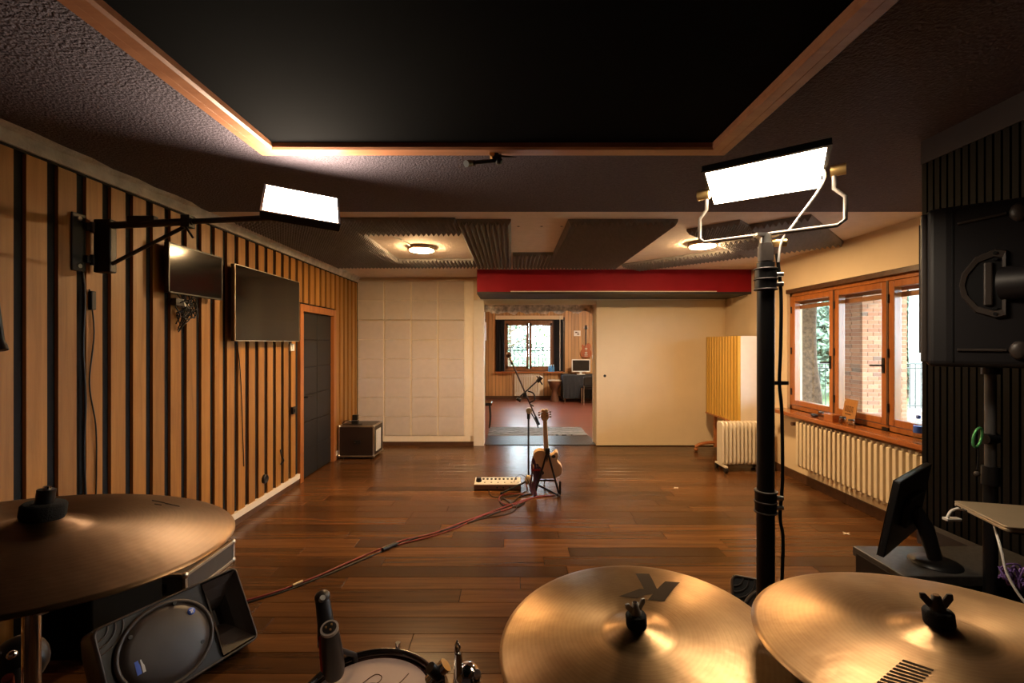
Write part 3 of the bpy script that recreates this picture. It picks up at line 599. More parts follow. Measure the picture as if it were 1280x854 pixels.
# yoke of the right panel
pl, pr = (Vector(QR[0])+Vector(QR[3]))/2, (Vector(QR[1])+Vector(QR[2]))/2
sid = Vector((rex.x, rex.y, 0)).normalized(); ctr = (pl+pr)/2; polep = Vector((0.846, 1.518, 0))
hw = (pr-pl).length/2
def yk(s, out, z): return Vector((polep.x, polep.y, z))+sid*(s*(hw+out))
ztop = 2.165
path = [yk(-1, 0.022, ztop), yk(-1, 0.022, ztop-0.055), yk(-1, 0.045, ztop-0.085), yk(-1, 0.045, ztop-0.155), yk(-1, 0.030, ztop-0.170), yk(1, 0.030, ztop-0.170), yk(1, 0.050, ztop-0.155), yk(1, 0.050, ztop-0.085), yk(1, 0.022, ztop-0.055), yk(1, 0.022, ztop)]
MB().tube(path, 0.0062, 10).build('yoke', M['yoke'], rp_, label='silver U-shaped yoke')
for s in (-1, 1):
    MB().cyl(yk(s, 0.012, ztop), yk(s, 0.052, ztop), 0.017, n=16).build('tilt_knob', M['gold'], rp_)
MB().tube(smooth_path([rc-rn*0.05+rex*0.13, rc-rn*0.02+rex*0.17+Vector((0,0,-0.05)), Vector((0.92, 1.47, 2.03)), Vector((0.885, 1.49, 1.97)), Vector((0.878, 1.50, 1.90))], 6), 0.004, 8).build('power_lead', M['white_plastic'], rp_)
# crank stand of the right panel
st = thing('light_stand', 'tall thick black light stand carrying the right LED panel', 'light stand', (polep.x, polep.y, 0))
pz = lambda z: Vector((polep.x, polep.y, z))
MB().cyl(pz(0.30), pz(1.13), 0.0275, n=24).build('lower_tube', M['black'], st)
MB().cyl(pz(1.13), pz(1.90), 0.0265, n=24).build('middle_tube', M['black'], st)
MB().cyl(pz(1.86), pz(1.965), 0.0205, n=20).cyl(pz(1.905), pz(1.955), 0.024, n=20).build('top_tube', M['grey_plastic'], st)
MB().cyl(pz(1.955), pz(1.995), 0.020, 0.017, n=16).cbox(pz(1.993), (0.07, 0.03, 0.010)).build('spigot', M['steel'], st)
for zc in (1.105, 1.845):
    cl = MB().cyl(pz(zc-0.035), pz(zc+0.035), 0.033, n=24).build('collar', M['black'], st)
    for dz in (-0.034, 0.0, 0.034): MB().lathe([(0.0335, -0.003), (0.036, -0.002), (0.036, 0.002), (0.0335, 0.003)], pz(zc+dz), 24).build('collar_ring', M['grey_plastic'], cl)
    MB().cyl(pz(zc-0.017)+Vector((0.03,-0.01,0)), pz(zc-0.017)+Vector((0.05,-0.014,0)), 0.008).cyl(pz(zc+0.015)+Vector((0.03,-0.01,0)), pz(zc+0.015)+Vector((0.05,-0.014,0)), 0.008).build('bolt', M['steel'], cl)
MB().cyl(pz(1.965)+Vector((0.02,0,0)), pz(1.965)+Vector((0.062,-0.01,0)), 0.013, n=16).build('clamp_knob', M['gold'], st)
for a in (0.5, 2.6, 4.7):
    d = Vector((math.cos(a), math.sin(a), 0)); MB().tube([pz(0.34), pz(0.30)+d*0.08, pz(0.02)+d*0.55], 0.014, 10).build('leg', M['black'], st)
    MB().sphere(pz(0.022)+d*0.55, 0.022, 8).build('rubber_foot', M['black'], st)
MB().tube(smooth_path([pz(1.93)+Vector((0.034,-0.005,0)), pz(1.80)+Vector((0.045,-0.01,0)), pz(1.62)+Vector((0.044,-0.01,0)), pz(1.50)+Vector((0.040,-0.01,0)), pz(1.40)+Vector((0.048,-0.01,0)), pz(1.18)+Vector((0.050,-0.01,0)), pz(1.06)+Vector((0.042,-0.01,0)), pz(0.98)+Vector((0.052,-0.01,0)), pz(0.80)+Vector((0.048,-0.01,0)), pz(0.3)+Vector((0.05,0,0))], 6), 0.0055, 8).build('power_cable', M['black'], st)
MB().cbox(pz(1.50)+Vector((0.045, -0.005, 0.0)), (0.05, 0.012, 0.012)).build('cable_clip', M['black'], st)
# wall arm of the left panel
ar = thing('lamp_bracket', 'black hinged steel wall arm with diagonal strut on the planks', 'lamp bracket', (XL, 2.62, 2.2))
bx0 = XL+0.001
MB().box((bx0, 2.555, 2.045), (bx0+0.012, 2.635, 2.375)).build('wall_plate', M['black'], ar, bevel=0.004)
for zz in (2.075, 2.345): MB().cyl((bx0+0.012, 2.595, zz), (bx0+0.018, 2.595, zz), 0.013, n=10).build('bolt', M['steel'], ar)
for zz in (2.12, 2.31): MB().cyl((bx0+0.03, 2.66, zz-0.03), (bx0+0.03, 2.66, zz+0.03), 0.014).box((bx0, 2.62, zz-0.02), (bx0+0.035, 2.66, zz+0.02)).build('hinge', M['black'], ar)
MB().box((bx0+0.02, 2.67, 2.05), (bx0+0.12, 2.72, 2.365)).build('swing_box', M['black'], ar, bevel=0.008)
a0 = Vector((XL+0.10, 2.69, 2.330)); a1 = lc-ln*0.075
MB().cyl(a0, a0.lerp(a1, 0.45), 0.021, n=16).build('arm_tube', M['black'], ar)
MB().cyl(a0.lerp(a1, 0.42), a1, 0.016, n=16).build('arm_extension', M['black'], ar)
MB().cbox(a0.lerp(a1, 0.18)+Vector((0,0,0.02)), (0.16, 0.04, 0.05)).build('cable_box', M['black'], ar, bevel=0.006)
MB().cyl(Vector((XL+0.11, 2.69, 2.10)), a0.lerp(a1, 0.40)+Vector((0,0,-0.03)), 0.011, n=12).build('strut', M['black'], ar)
MB().cbox(a0.lerp(a1, 0.42), (0.05, 0.05, 0.07)).cyl(a0.lerp(a1, 0.42)+Vector((0,-0.02,-0.03)), a0.lerp(a1, 0.46)+Vector((0,-0.02,-0.10)), 0.006).build('clamp_lever', M['black'], ar)
MB().cyl(a1-ln*0.005, a1+ln*0.028, 0.028, n=16).build('panel_mount', M['black'], ar)
# round ceiling lamps
def round_lamp(label, px, py, hose):
    Y = F*(H-0.03-CH)/(CY-py); c = P(px, py, Y); t = thing('ceiling_lamp', label, 'ceiling lamp', (c.x, c.y, H), 0, 'round ceiling lamps')
    MB().lathe([(0.145, 0), (0.15, -0.012), (0.148, -0.03), (0.132, -0.038)], (c.x, c.y, H), 32).build('rim', M['tan'], t)
    MB().lathe([(0.131, -0.034), (0.128, -0.046), (0.08, -0.058), (0.001, -0.062)], (c.x, c.y, H), 32).build('diffuser', M['lamp'], t)
    if hose: MB().tube(smooth_path([(c.x-0.10, c.y-0.10, H-0.012), (c.x-0.12, c.y-0.30, H-0.010), (c.x-0.20, c.y-0.62, H-0.008)], 5), 0.008, 8).build('conduit', M['white_plastic'], t)
    return t
round_lamp('round warm ceiling lamp inside the left square of foam tiles', 527, 312, True)
round_lamp('round warm ceiling lamp between the diagonal foam tiles', 878, 307, False)
lf = thing('ceiling_lamp', 'unseen round fill lamp added on the white ceiling of the far room', 'ceiling lamp', (2.2, 10.4, 2.8))  # added out of view to brighten the far room
MB().lathe([(0.2, 0), (0.2, -0.05)], (2.2, 10.4, 2.8), 32).build('rim', M['white_plastic'], lf)
MB().lathe([(0.19, -0.05), (0.17, -0.075), (0.001, -0.085)], (2.2, 10.4, 2.8), 32).build('diffuser', M['far_fill'], lf)
# action camera on a clamp at the ceiling frame
ac = thing('camera_clamp', 'small black camera arm clamped to the wooden ceiling frame', 'camera mount', (-0.09, 2.44, H-0.05))
c = P(620, 193, 2.44)
MB().cbox(c+Vector((0.0, 0, 0.02)), (0.028, 0.03, 0.05)).cbox(c+Vector((0.005, 0, -0.015)), (0.05, 0.035, 0.022)).build('clamp', M['black'], ac, bevel=0.003)
MB().cyl(c+Vector((-0.02, -0.02, -0.005)), c+Vector((-0.02, 0.025, -0.005)), 0.014).build('clamp_knob', M['gold'], ac)
MB().cyl(c+Vector((0.02, 0, -0.032)), c+Vector((-0.115, -0.01, -0.048)), 0.011).build('arm', M['black'], ac)
MB().sphere(c+Vector((0.015, 0, -0.035)), 0.020, 8).build('joint', M['black'], ac)
MB().sphere(c+Vector((-0.12, -0.01, -0.05)), 0.016, 8).build('joint', M['black'], ac)
MB().cyl(c+Vector((-0.135, -0.02, -0.055)), c+Vector((-0.155, -0.05, -0.07)), 0.018, n=12).build('ball_head', M['black'], ac)
MB().cyl(c+Vector((0.03, 0, -0.01)), c+Vector((0.11, 0, -0.015)), 0.006, 0.002).build('tail_lever', M['black'], ac)
# ================================================================ BUILT-IN WARDROBE
wd = thing('wardrobe', 'tall cream wardrobe with padded panel doors left of the opening', 'wardrobe', ((XL+XO0-0.17)/2, YB, 0))
wx_0, wx_1 = XL+0.005, XO0-0.215
MB().box((wx_0, YB+0.02, 0.075), (wx_1, 7.88, 2.655)).build('body', M['ward_line'], wd)
MB().box((wx_0, YB-0.02, 0), (wx_1+0.05, YB+0.03, 0.062)).build('dark_plinth', M['brown_dark'], wd, label='dark brown plinth')
MB().box((wx_0, YB-0.012, 0.065), (wx_1, YB+0.02, 0.155)).build('plinth', M['ward_line'], wd)
MB().box((wx_1-0.09, YB-0.014, 0.155), (wx_1+0.05, YB+0.03, 2.655)).build('end_stile', M['ward_line'], wd)
MB().box((wx_0, YB-0.012, 2.635), (wx_1, YB+0.02, 2.655)).build('top_rail', M['ward_line'], wd)
cw = (wx_1-0.09-wx_0)/4
for i in range(4):
    for z0, z1, n in ((0.160, 2.005, 6), (2.015, 2.632, 2)):
        xa, xb = wx_0+i*cw+0.003, wx_0+(i+1)*cw-0.003
        d = MB().box((xa, YB-0.012, z0), (xb, YB+0.018, z1)).build('door', M['ward_line'], wd)
        hh = (z1-z0)/n
        for j in range(n):
            MB().box((xa+0.012, YB-0.022, z0+j*hh+0.0035), (xb-0.012, YB-0.010, z0+(j+1)*hh-0.0035)).build('padded_panel', M['ward'], d, bevel=0.003)
# ================================================================ THINGS ON THE PLANK WALL
def screen_on_wall(name, label, cat, y0, y1, z0, z1, x, th, bez, frame_mat):
    t = thing(name, label, cat, (XL, (y0+y1)/2, (z0+z1)/2))
    MB().box((x-th, y0, z0), (x, y1, z1)).build('housing', M['black'], t, bevel=0.004)
    for a, b in (((x-0.004, y0, z0), (x+0.004, y0+bez, z1)), ((x-0.004, y1-bez, z0), (x+0.004, y1, z1)), ((x-0.004, y0, z0), (x+0.004, y1, z0+bez)), ((x-0.004, y0, z1-bez), (x+0.004, y1, z1))):
        MB().box(a, b).build('bezel', frame_mat, t)
    MB().box((x-0.003, y0+bez, z0+bez), (x+0.002, y1-bez, z1-bez)).build('screen', M['screen'], t)
    yc, zc = (y0+y1)/2, (z0+z1)/2
    MB().box((XL+0.001, yc-0.1, zc-0.1), (XL+0.012, yc+0.1, zc+0.1)).box((XL+0.01, yc-0.03, zc-0.06), (x-th+0.002, yc+0.03, zc+0.06)).build('wall_bracket', M['black'], t)
    return t
m1 = screen_on_wall('monitor', 'smaller black wall screen with a tangle of cables beneath', 'screen', 3.17, 3.76, 1.99, 2.343, XL+0.085, 0.030, 0.010, M['black'])
screen_on_wall('television', 'large wall television with a thin silver rim near the door', 'television', 3.93, 5.12, 1.655, 2.325, XL+0.085, 0.035, 0.007, M['alu'])
rg = random.Random(21)
cbn = thing('cable_tangle', 'tangle of black cables hanging under the smaller wall screen', 'cables', (XL+0.04, 3.42, 1.95))
for k in range(7):
    y = 3.30+0.04*k; pts = [Vector((XL+0.05, y, 1.995))]
    for j in range(5): pts.append(Vector((XL+0.03+rg.uniform(0, 0.05), 3.40+rg.uniform(-0.10, 0.12), 1.97-rg.uniform(0.0, 0.16))))
    pts.append(Vector((XL+0.02, 3.36+rg.uniform(-0.05, 0.05), 1.80-rg.uniform(0, 0.1))))
    MB().tube(smooth_path(pts, 6), 0.0042, 6).build('cable', M['black'], cbn)
MB().box((XL+0.02, 3.36, 1.90), (XL+0.05, 3.42, 1.945)).build('plug', M['white_plastic'], cbn)
MB().box((XL+0.02, 3.28, 1.91), (XL+0.06, 3.36, 1.96)).build('adapter', M['black'], cbn)
def wall_cable(label, ys, r=0.004):
    o = MB().tube(smooth_path([Vector((XL+0.006+0.004*(i % 2), y, z)) for i, (y, z) in enumerate(ys)], 6), r, 6).build('cable_run', M['black']); tag(o, label, 'cable')
wall_cable('black cable running straight down the planks below the wall arm', [(2.62, 2.06), (2.63, 1.9), (2.625, 1.6), (2.635, 1.3), (2.63, 1.0), (2.64, 0.6), (2.64, 0.13)], 0.007)
wall_cable('thin wavy black cable beside the straight one', [(2.665, 1.95), (2.69, 1.7), (2.665, 1.4), (2.70, 1.15), (2.71, 0.9), (2.70, 0.6), (2.71, 0.14)])
wall_cable('thin cable dangling below the television', [(4.08, 1.66), (4.12, 1.5), (4.16, 1.2), (4.17, 0.9), (4.20, 0.5)])
o = MB().box((XL, 2.66, 1.83), (XL+0.025, 2.69, 1.94)).build('cable_switch', M['black'], bevel=0.005); tag(o, 'small black inline switch on the cable below the wall arm', 'switch')
o = MB().box((XL, 5.06, 1.55), (XL+0.022, 5.145, 1.635)).box((XL+0.02, 5.085, 1.572), (XL+0.03, 5.12, 1.612)).build('light_switch', M['white_plastic'], bevel=0.004); tag(o, 'cream light switch on the planks beside the door', 'switch')
o = MB().box((XL, 5.10, 0.84), (XL+0.03, 5.17, 0.92)).box((XL+0.028, 5.12, 0.86), (XL+0.04, 5.15, 0.90)).build('power_socket', M['black'], bevel=0.004); tag(o, 'black wall socket below the cream light switch', 'socket')
o = MB().lathe([(0.045, 0), (0.045, 0.02), (0.035, 0.03), (0.03, 0.024), (0.001, 0.024)], (XL, 4.55, 0.28), 16, Matrix.Rotation(PI/2, 3, 'Y')).build('round_socket', M['black']); tag(o, 'round black socket low on the planks', 'socket')
o = MB().tube(smooth_path([(XL+0.01, 4.86, 0.50), (XL+0.03, 4.84, 0.44), (XL+0.03, 4.88, 0.38), (XL+0.01, 4.86, 0.34)], 6), 0.008, 8).build('cable_hook', M['black']); tag(o, 'black cable loop hooked low on the planks by the television', 'cable')
o = MB().tube(smooth_path([(XL+0.02, 2.155, 1.98), (XL+0.03, 2.165, 1.8), (XL+0.03, 2.185, 1.64), (XL+0.04, 2.185, 1.60)], 5), [0.012]*11+[0.018]*5, 8).build('hanging_strap', M['black']); tag(o, 'black strap hanging on the planks at the left edge', 'strap')
# ================================================================ FLIGHT CASES
def flight_case(label, x0, x1, y0, y1, z0, z1, face, group='flight cases', catch=True):
    t = thing('flight_case', label, 'flight case', ((x0+x1)/2, (y0+y1)/2, 0), 0, group); e = 0.022
    MB().box((x0+0.006, y0+0.006, z0+0.004), (x1-0.006, y1-0.006, z1-0.004)).build('body', face, t)
    for (a, b) in (((x0, y0), (x1, y0)), ((x0, y1), (x1, y1)), ((x0, y0), (x0, y1)), ((x1, y0), (x1, y1))):
        for zz in (z0, z1-e):
            MB().box((min(a[0], b[0])-(0 if a[0] != b[0] else (0 if a[0] == x0 else e)), min(a[1], b[1])-(0 if a[1] != b[1] else (0 if a[1] == y0 else e)), zz),
                     (max(a[0], b[0])+(0 if a[0] != b[0] else (e if a[0] == x0 else 0)), max(a[1], b[1])+(0 if a[1] != b[1] else (e if a[1] == y0 else 0)), zz+e)).build('edge_profile', M['alu'], t, bevel=0.003)
    for xx in (x0, x1-e):
        for yy in (y0, y1-e): MB().box((xx, yy, z0), (xx+e, yy+e, z1)).build('edge_profile', M['alu'], t, bevel=0.003)
    for xx in (x0+0.012, x1-0.012):
        for yy in (y0+0.012, y1-0.012):
            for zz in (z0+0.014, z1-0.012): MB().sphere((xx, yy, zz), 0.022, 8).build('ball_corner', M['steel'], t)
    if catch:
        MB().box(((x0+x1)/2-0.03, y0-0.006, (z0+z1)/2-0.035), ((x0+x1)/2+0.06, y0+0.008, (z0+z1)/2+0.02)).build('catch', M['black'], t)
        MB().box(((x0+x1)/2-0.03, y0-0.010, (z0+z1)/2-0.02), ((x0+x1)/2-0.005, y0-0.004, (z0+z1)/2-0.005)).build('latch', M['steel'], t)
    return t
FCm = pm('dark_brown_laminate', (0.020, 0.011, 0.009), 0.35)
fc = flight_case('black flight case with metal edges in the corner by the wardrobe', -2.455, -1.945, 6.42, 6.86, 0.03, 0.475, FCm)
for xx in (-2.40, -2.0):
    for yy in (6.47, 6.81): MB().cyl((xx, yy, 0.0), (xx, yy, 0.04), 0.02, n=10).build('foot', M['black'], fc)
MB().box((-1.944, 6.50, 0.10), (-1.935, 6.72, 0.40)).build('white_sheet', M['white_plastic'], fc, label='white sheet on the side of the case')
gd = thing('wireless_pack', 'small black gadget with cable on top of the corner flight case', 'gadget', (-2.27, 6.56, 0.475))
MB().box((-2.30, 6.52, 0.475), (-2.215, 6.60, 0.53)).build('base', M['black'], gd, bevel=0.006)
MB().box((-2.295, 6.53, 0.533), (-2.22, 6.59, 0.61)).build('body', M['black'], gd, bevel=0.008)
MB().box((-2.298, 6.528, 0.528), (-2.217, 6.592, 0.535)).build('ring', M['alu'], gd)
MB().tube(smooth_path([(-2.30, 6.55, 0.50), (-2.38, 6.53, 0.53), (-2.43, 6.54, 0.49), (-2.40, 6.5, 0.484), (-2.2, 6.5, 0.482), (-2.15, 6.53, 0.482)], 6), 0.006, 6).build('cable', M['black'], gd)
flight_case('flat aluminium-edged case on the floor behind the left floor loudspeaker', -2.44, -2.08, 2.90, 3.42, 0.0, 0.16, M['dull_grey'])
# ================================================================ GOBO, HEATER, RADIATOR
gb = thing('gobo', 'rolling acoustic screen with yellow slats and white side in the back corner', 'acoustic screen', (3.12, 6.5, 0))
gx0, gx1, gy0, gy1, gz0, gz1 = 2.985, 3.26, 6.00, 7.02, 0.585, 1.735
MB().box((gx0+0.03, gy0, gz0), (gx1, gy1, gz1)).build('core', M['white_paint'], gb)
ns = 12; sp_ = (gy1-gy0)/ns
for k in range(ns):
    ya = gy0+k*sp_
    MB().prism([(gx0+0.03, ya+0.002), (gx0-0.002, ya+0.018), (gx0+0.004, ya+sp_-0.012), (gx0+0.03, ya+sp_-0.002)][::-1], T3((0, 0, gz0)), gz1-gz0).build('slat', M['yellow_slat'], gb)
MB().box((gx0-0.004, gy0, gz0-0.02), (gx1, gy1, gz0)).build('bottom_board', M['leg_wood'], gb)
for yy in (gy0+0.10, gy1-0.12):
    MB().box((3.06, yy-0.022, 0.07), (3.10, yy+0.022, gz0)).build('post', M['leg_wood'], gb)
    pts = smooth_path([(2.78, yy, 0.065), (2.84, yy, 0.105), (2.96, yy, 0.130), (3.08, yy, 0.135), (3.20, yy, 0.13), (3.30, yy, 0.105), (3.36, yy, 0.065)], 4)
    ft = MB().tube(pts, 0.026, 8).build('curved_foot', M['leg_wood'], gb)
    for xx in (2.79, 3.35): MB().sphere((xx, yy, 0.032), 0.032, 8).build('castor', M['leg_wood'], ft)
oh = thing('oil_heater', 'white oil-filled heater on castors beside the yellow slatted screen', 'heater', (2.93, 5.87, 0))
nf = 11; hx0, hx1 = 2.665, 3.205; pf = (hx1-hx0)/nf
mbf = MB().prism(rrect(-0.115, 0.085, 0.115, 0.635, 0.045), Matrix.Rotation(PI/2, 4, 'X') @ Matrix.Rotation(PI/2, 4, 'Y'), 0.030)
finm = MB()
Tf = Matrix(((0, 0, 1, 0), (1, 0, 0, 0), (0, 1, 0, 0), (0, 0, 0, 1)))
finm.prism(rrect(-0.085, 0.085, 0.085, 0.635, 0.05), Tf, 0.026)
fme = finm.mesh('fin', M['white_heater'])
for k in range(nf):
    o = piece('fin', fme, oh, T3((hx0+k*pf+0.008, 5.86, 0))); m = o.modifiers.new('bevel', 'BEVEL'); m.width = 0.009; m.segments = 3; m.limit_method = 'ANGLE'
MB().cyl((hx0+0.01, 5.86, 0.16), (hx1-0.01, 5.86, 0.16), 0.03).cyl((hx0+0.01, 5.86, 0.56), (hx1-0.01, 5.86, 0.56), 0.03).build('header', M['white_heater'], oh)
MB().box((hx1-0.01, 5.76, 0.09), (hx1+0.10, 5.96, 0.63)).build('control_box', M['white_heater'], oh, bevel=0.02)
for xx in (hx0+0.03, hx1-0.03):
    MB().box((xx-0.02, 5.715, 0.065), (xx+0.02, 6.005, 0.088)).build('foot_bar', M['white_heater'], oh, bevel=0.004)
    for yy in (5.73, 5.99): MB().cyl((xx-0.016, yy, 0.033), (xx+0.016, yy, 0.033), 0.033, n=16).build('castor', M['black'], oh)
wr = thing('column_radiator', 'long cream column radiator under the window sill', 'radiator', (3.32, 4.3, 0.2))
cm = MB()
for xx in (3.262, 3.335): cm.box((xx-0.016, -0.019, 0.25), (xx+0.016, 0.019, 0.735))
cm.box((3.262, -0.015, 0.715), (3.335, 0.015, 0.755)).box((3.262, -0.015, 0.225), (3.335, 0.015, 0.265))
cm.cyl((3.30, -0.034, 0.70), (3.30, 0.034, 0.70), 0.018, n=10).cyl((3.30, -0.034, 0.28), (3.30, 0.034, 0.28), 0.018, n=10)
cme = cm.mesh('column', M['white_metal'])
for k in range(27):
    o = piece('column', cme, wr, T3((0, 5.19-k*0.066, 0))); m = o.modifiers.new('bevel', 'BEVEL'); m.width = 0.010; m.segments = 3; m.limit_method = 'ANGLE'
for yy in (5.0, 4.2, 3.6): MB().box((3.335, yy-0.015, 0.23), (XR, yy+0.015, 0.27)).build('wall_bracket', M['white_metal'], wr)
MB().cyl((3.30, 5.23, 0.70), (3.30, 5.33, 0.70), 0.014).cyl((3.30, 5.30, 0.70), (3.40, 5.32, 0.70), 0.012).cyl((3.25, 5.29, 0.70), (3.31, 5.29, 0.70), 0.022, n=12).build('valve', M['brown_dark'], wr)
# things on the sill
sg = thing('cardboard_sign', 'brown cardboard sign with dark lettering leaning on the window', 'sign', (3.40, 4.60, WZ0))
Rs = Matrix.Rotation(0.22, 4, 'Y') @ Matrix.Rotation(0.05, 4, 'X')
Ms = T3((3.345, 4.46, WZ0+0.012)) @ Matrix.Rotation(-0.20, 4, 'Z') @ Matrix.Rotation(0.16, 4, 'Y')
b = MB(Ms); b.box((0, -0.01, 0.0), (0.006, 0.235, 0.235)); b.build('board', M['card'], sg)
ink = MB(Ms)
for k, x in enumerate((0.185, 0.145, 0.105, 0.065)):
    ink.box((-0.0015, x-0.014, 0.105), (0, x-0.007, 0.165)); ink.box((-0.0015, x+0.006, 0.105), (0, x+0.013, 0.165))
    if k in (1, 2): ink.box((-0.0015, x-0.01, 0.157), (0, x+0.01, 0.165)); ink.box((-0.0015, x-0.01, 0.105), (0, x+0.01, 0.113))
    if k == 3: ink.box((-0.0015, x-0.01, 0.157), (0, x+0.01, 0.165))
for k in range(6): ink.box((-0.0015, 0.17-k*0.019, 0.075), (0, 0.183-k*0.019, 0.088))
ink.build('lettering', M['ink'], sg, label='rows of dark stamped letters')
MB(Ms).lathe([(0.007, 0), (0.006, 0.003)], (-0.001, 0.215, 0.215), 12, Matrix.Rotation(-PI/2, 3, 'Y')).build('eyelet', M['white_plastic'], sg)
o = MB().box((3.26, 4.63, WZ0), (3.36, 4.76, WZ0+0.075)).build('wooden_box', M['sill'], bevel=0.004); tag(o, 'small orange wooden box on the sill before the cardboard sign', 'box')
def jar(label, x, y, r, h):
    t = thing('glass_jar', label, 'jar', (x, y, WZ0), 0, 'small jars on the sill')
    MB().lathe([(r*0.9, 0.0), (r, 0.006), (r, h*0.75), (r*0.8, h*0.9), (r*0.8, h)], (x, y, WZ0), 16).build('glass_body', M['jar'], t)
    MB().lathe([(r*0.88, h*0.88), (r*0.88, h*1.08), (0.001, h*1.08)], (x, y, WZ0), 16).build('lid', M['black'], t)
jar('small dark glass jar right of the orange box on the sill', 3.27, 4.50, 0.032, 0.075)
jar('second small glass jar nearer the cardboard sign foot', 3.28, 4.40, 0.030, 0.065)
jar('small glass jar left of the orange box on the sill', 3.30, 4.86, 0.030, 0.070)
o = MB().sphere((3.31, 4.98, WZ0+0.018), 0.030, 8, (1.3, 1.6, 0.6)).build('black_pouch', M['black']); tag(o, 'small black lump at the far end of the sill', 'pouch')
bt = thing('water_bottle', 'clear water bottle with blue label at the near end of the sill', 'bottle', (3.27, 3.66, WZ0))
MB().lathe([(0.031, 0), (0.034, 0.008), (0.034, 0.05), (0.031, 0.055), (0.034, 0.06), (0.034, 0.15), (0.028, 0.175), (0.014, 0.195), (0.013, 0.21)], (3.27, 3.66, WZ0), 20).build('plastic_body', M['bottle'], bt)
MB().lathe([(0.0345, 0.085), (0.0345, 0.14)], (3.27, 3.66, WZ0), 20).build('label_band', M['blue_label'], bt, label='blue paper band')
MB().lathe([(0.016, 0.20), (0.016, 0.225), (0.001, 0.225)], (3.27, 3.66, WZ0), 16).build('cap', M['blue_label'], bt)
# ================================================================ FLOOR: GUITAR, STANDS, CABLES
def guitar(name, label, Mx, body_mat, neck_mat, seen_back):
    t = thing(name, label, 'guitar', Mx.translation, R=Mx.to_3x3())
    Tg = Mx @ Matrix.Rotation(PI/2, 4, 'X')          # local xy of outline -> x,z of guitar, extruded towards -y
    right = [(0.0, 0.0), (0.08, 0.006), (0.145, 0.05), (0.166, 0.125), (0.150, 0.195), (0.118, 0.245), (0.112, 0.285), (0.128, 0.335), (0.118, 0.385), (0.095, 0.392), (0.075, 0.365), (0.048, 0.345), (0.032, 0.37)]
    left = [(-0.032, 0.415), (-0.08, 0.425), (-0.125, 0.40), (-0.140, 0.345), (-0.124, 0.280), (-0.124, 0.245), (-0.152, 0.195), (-0.166, 0.125), (-0.145, 0.05), (-0.08, 0.006)]
    pts = [Vector((x, y, 0)) for x, y in right+left]
    sp = smooth_path(pts+[pts[0]], 4)[:-1]
    MB(Mx).prism([(p.x, p.y) for p in sp], Matrix.Rotation(PI/2, 4, 'X'), 0.048).build('body', body_mat, t, bevel=0.006)
    MB(Mx).hexa([(-0.028, -0.036, 0.34), (0.028, -0.036, 0.34), (0.028, -0.004, 0.34), (-0.028, -0.004, 0.34)], [(-0.021, -0.030, 0.82), (0.021, -0.030, 0.82), (0.021, -0.008, 0.82), (-0.021, -0.008, 0.82)]).build('neck', neck_mat, t, bevel=0.008)
    hs = MB(Mx).prism([(-0.021, 0.815), (0.021, 0.815), (0.040, 0.85), (0.034, 0.955), (0.016, 0.965), (0, 0.955), (-0.016, 0.965), (-0.034, 0.955), (-0.040, 0.85)], T3((0, -0.014, 0)) @ Matrix.Rotation(PI/2, 4, 'X'), 0.015).build('headstock', neck_mat, t, bevel=0.002)
    for s in (-1, 1):
        for k in range(3):
            z = 0.862+k*0.032; MB(Mx).cyl((s*0.030, -0.022, z), (s*0.052, -0.022, z), 0.004, n=8).cbox((s*0.058, -0.022, z), (0.014, 0.008, 0.017)).cbox((s*0.025, -0.032, z), (0.02, 0.012, 0.018)).build('tuning_peg', M['steel'], hs)
    MB(Mx).box((-0.0215, -0.004, 0.40), (0.0215, 0.003, 0.815)).build('fretboard', M['rosewood'], t)
    fy = 0.0
    for z in (0.15, 0.27): MB(Mx).box((-0.035, fy, z-0.018), (0.035, fy+0.014, z+0.018)).build('pickup', M['steel'], t, bevel=0.002)
    MB(Mx).box((-0.045, fy, 0.085), (0.045, fy+0.016, 0.10)).box((-0.042, fy, 0.05), (0.042, fy+0.016, 0.062)).build('bridge', M['steel'], t)
    for k in range(6): MB(Mx).cyl((-0.017+k*0.0068, 0.016, 0.06), (-0.015+k*0.006, 0.006, 0.815), 0.0008, n=5).build('string', M['steel'], t)
    for x, z in ((0.10, 0.10), (0.125, 0.15), (0.09, 0.05)): MB(Mx).cyl((x, 0, z), (x, 0.018, z), 0.011, n=12).build('knob', M['black'], t)
    if seen_back:
        MB(Mx).lathe([(0.024, -0.0492), (0.024, -0.048)], (0, 0, 0), 20).build('cover_hidden', M['black'], t) if False else None
        MB(Mx).cyl((0.075, -0.0505, 0.335), (0.075, -0.046, 0.335), 0.021, n=20).build('cavity_cover', M['black'], t)
        MB(Mx).cyl((-0.07, -0.0505, 0.10), (-0.07, -0.046, 0.10), 0.035, n=20).build('cavity_cover', M['black'], t)
    return t
Mg = T3((0.392, 5.06, 0.165)) @ Matrix.Rotation(math.radians(31), 4, 'X') @ Matrix.Rotation(math.radians(-4), 4, 'Y')
guitar('electric_guitar', 'blonde single-cutaway guitar on a floor stand, its back to the camera', Mg, M['guitar'], M['neck'], True)
gs = thing('guitar_stand', 'black A-frame stand holding the blonde guitar', 'guitar stand', (0.40, 4.9, 0))
apex = Vector((0.375, 4.80, 0.50))
for fx, fy_, nm in ((0.505, 4.88, 'leg'), (0.245, 4.90, 'leg'), (0.39, 4.52, 'leg')):
    if fy_ < 4.6: continue
    MB().tube([apex, Vector((fx, fy_, 0.012))], 0.011, 8).build('leg', M['black'], gs)
    MB().cyl((fx, fy_, 0), (fx, fy_, 0.03), 0.016, n=10).build('rubber_foot', M['black'], gs)
MB().tube([apex, Vector((0.375, 5.06, 0.13))], 0.010, 8).build('front_strut', M['black'], gs)
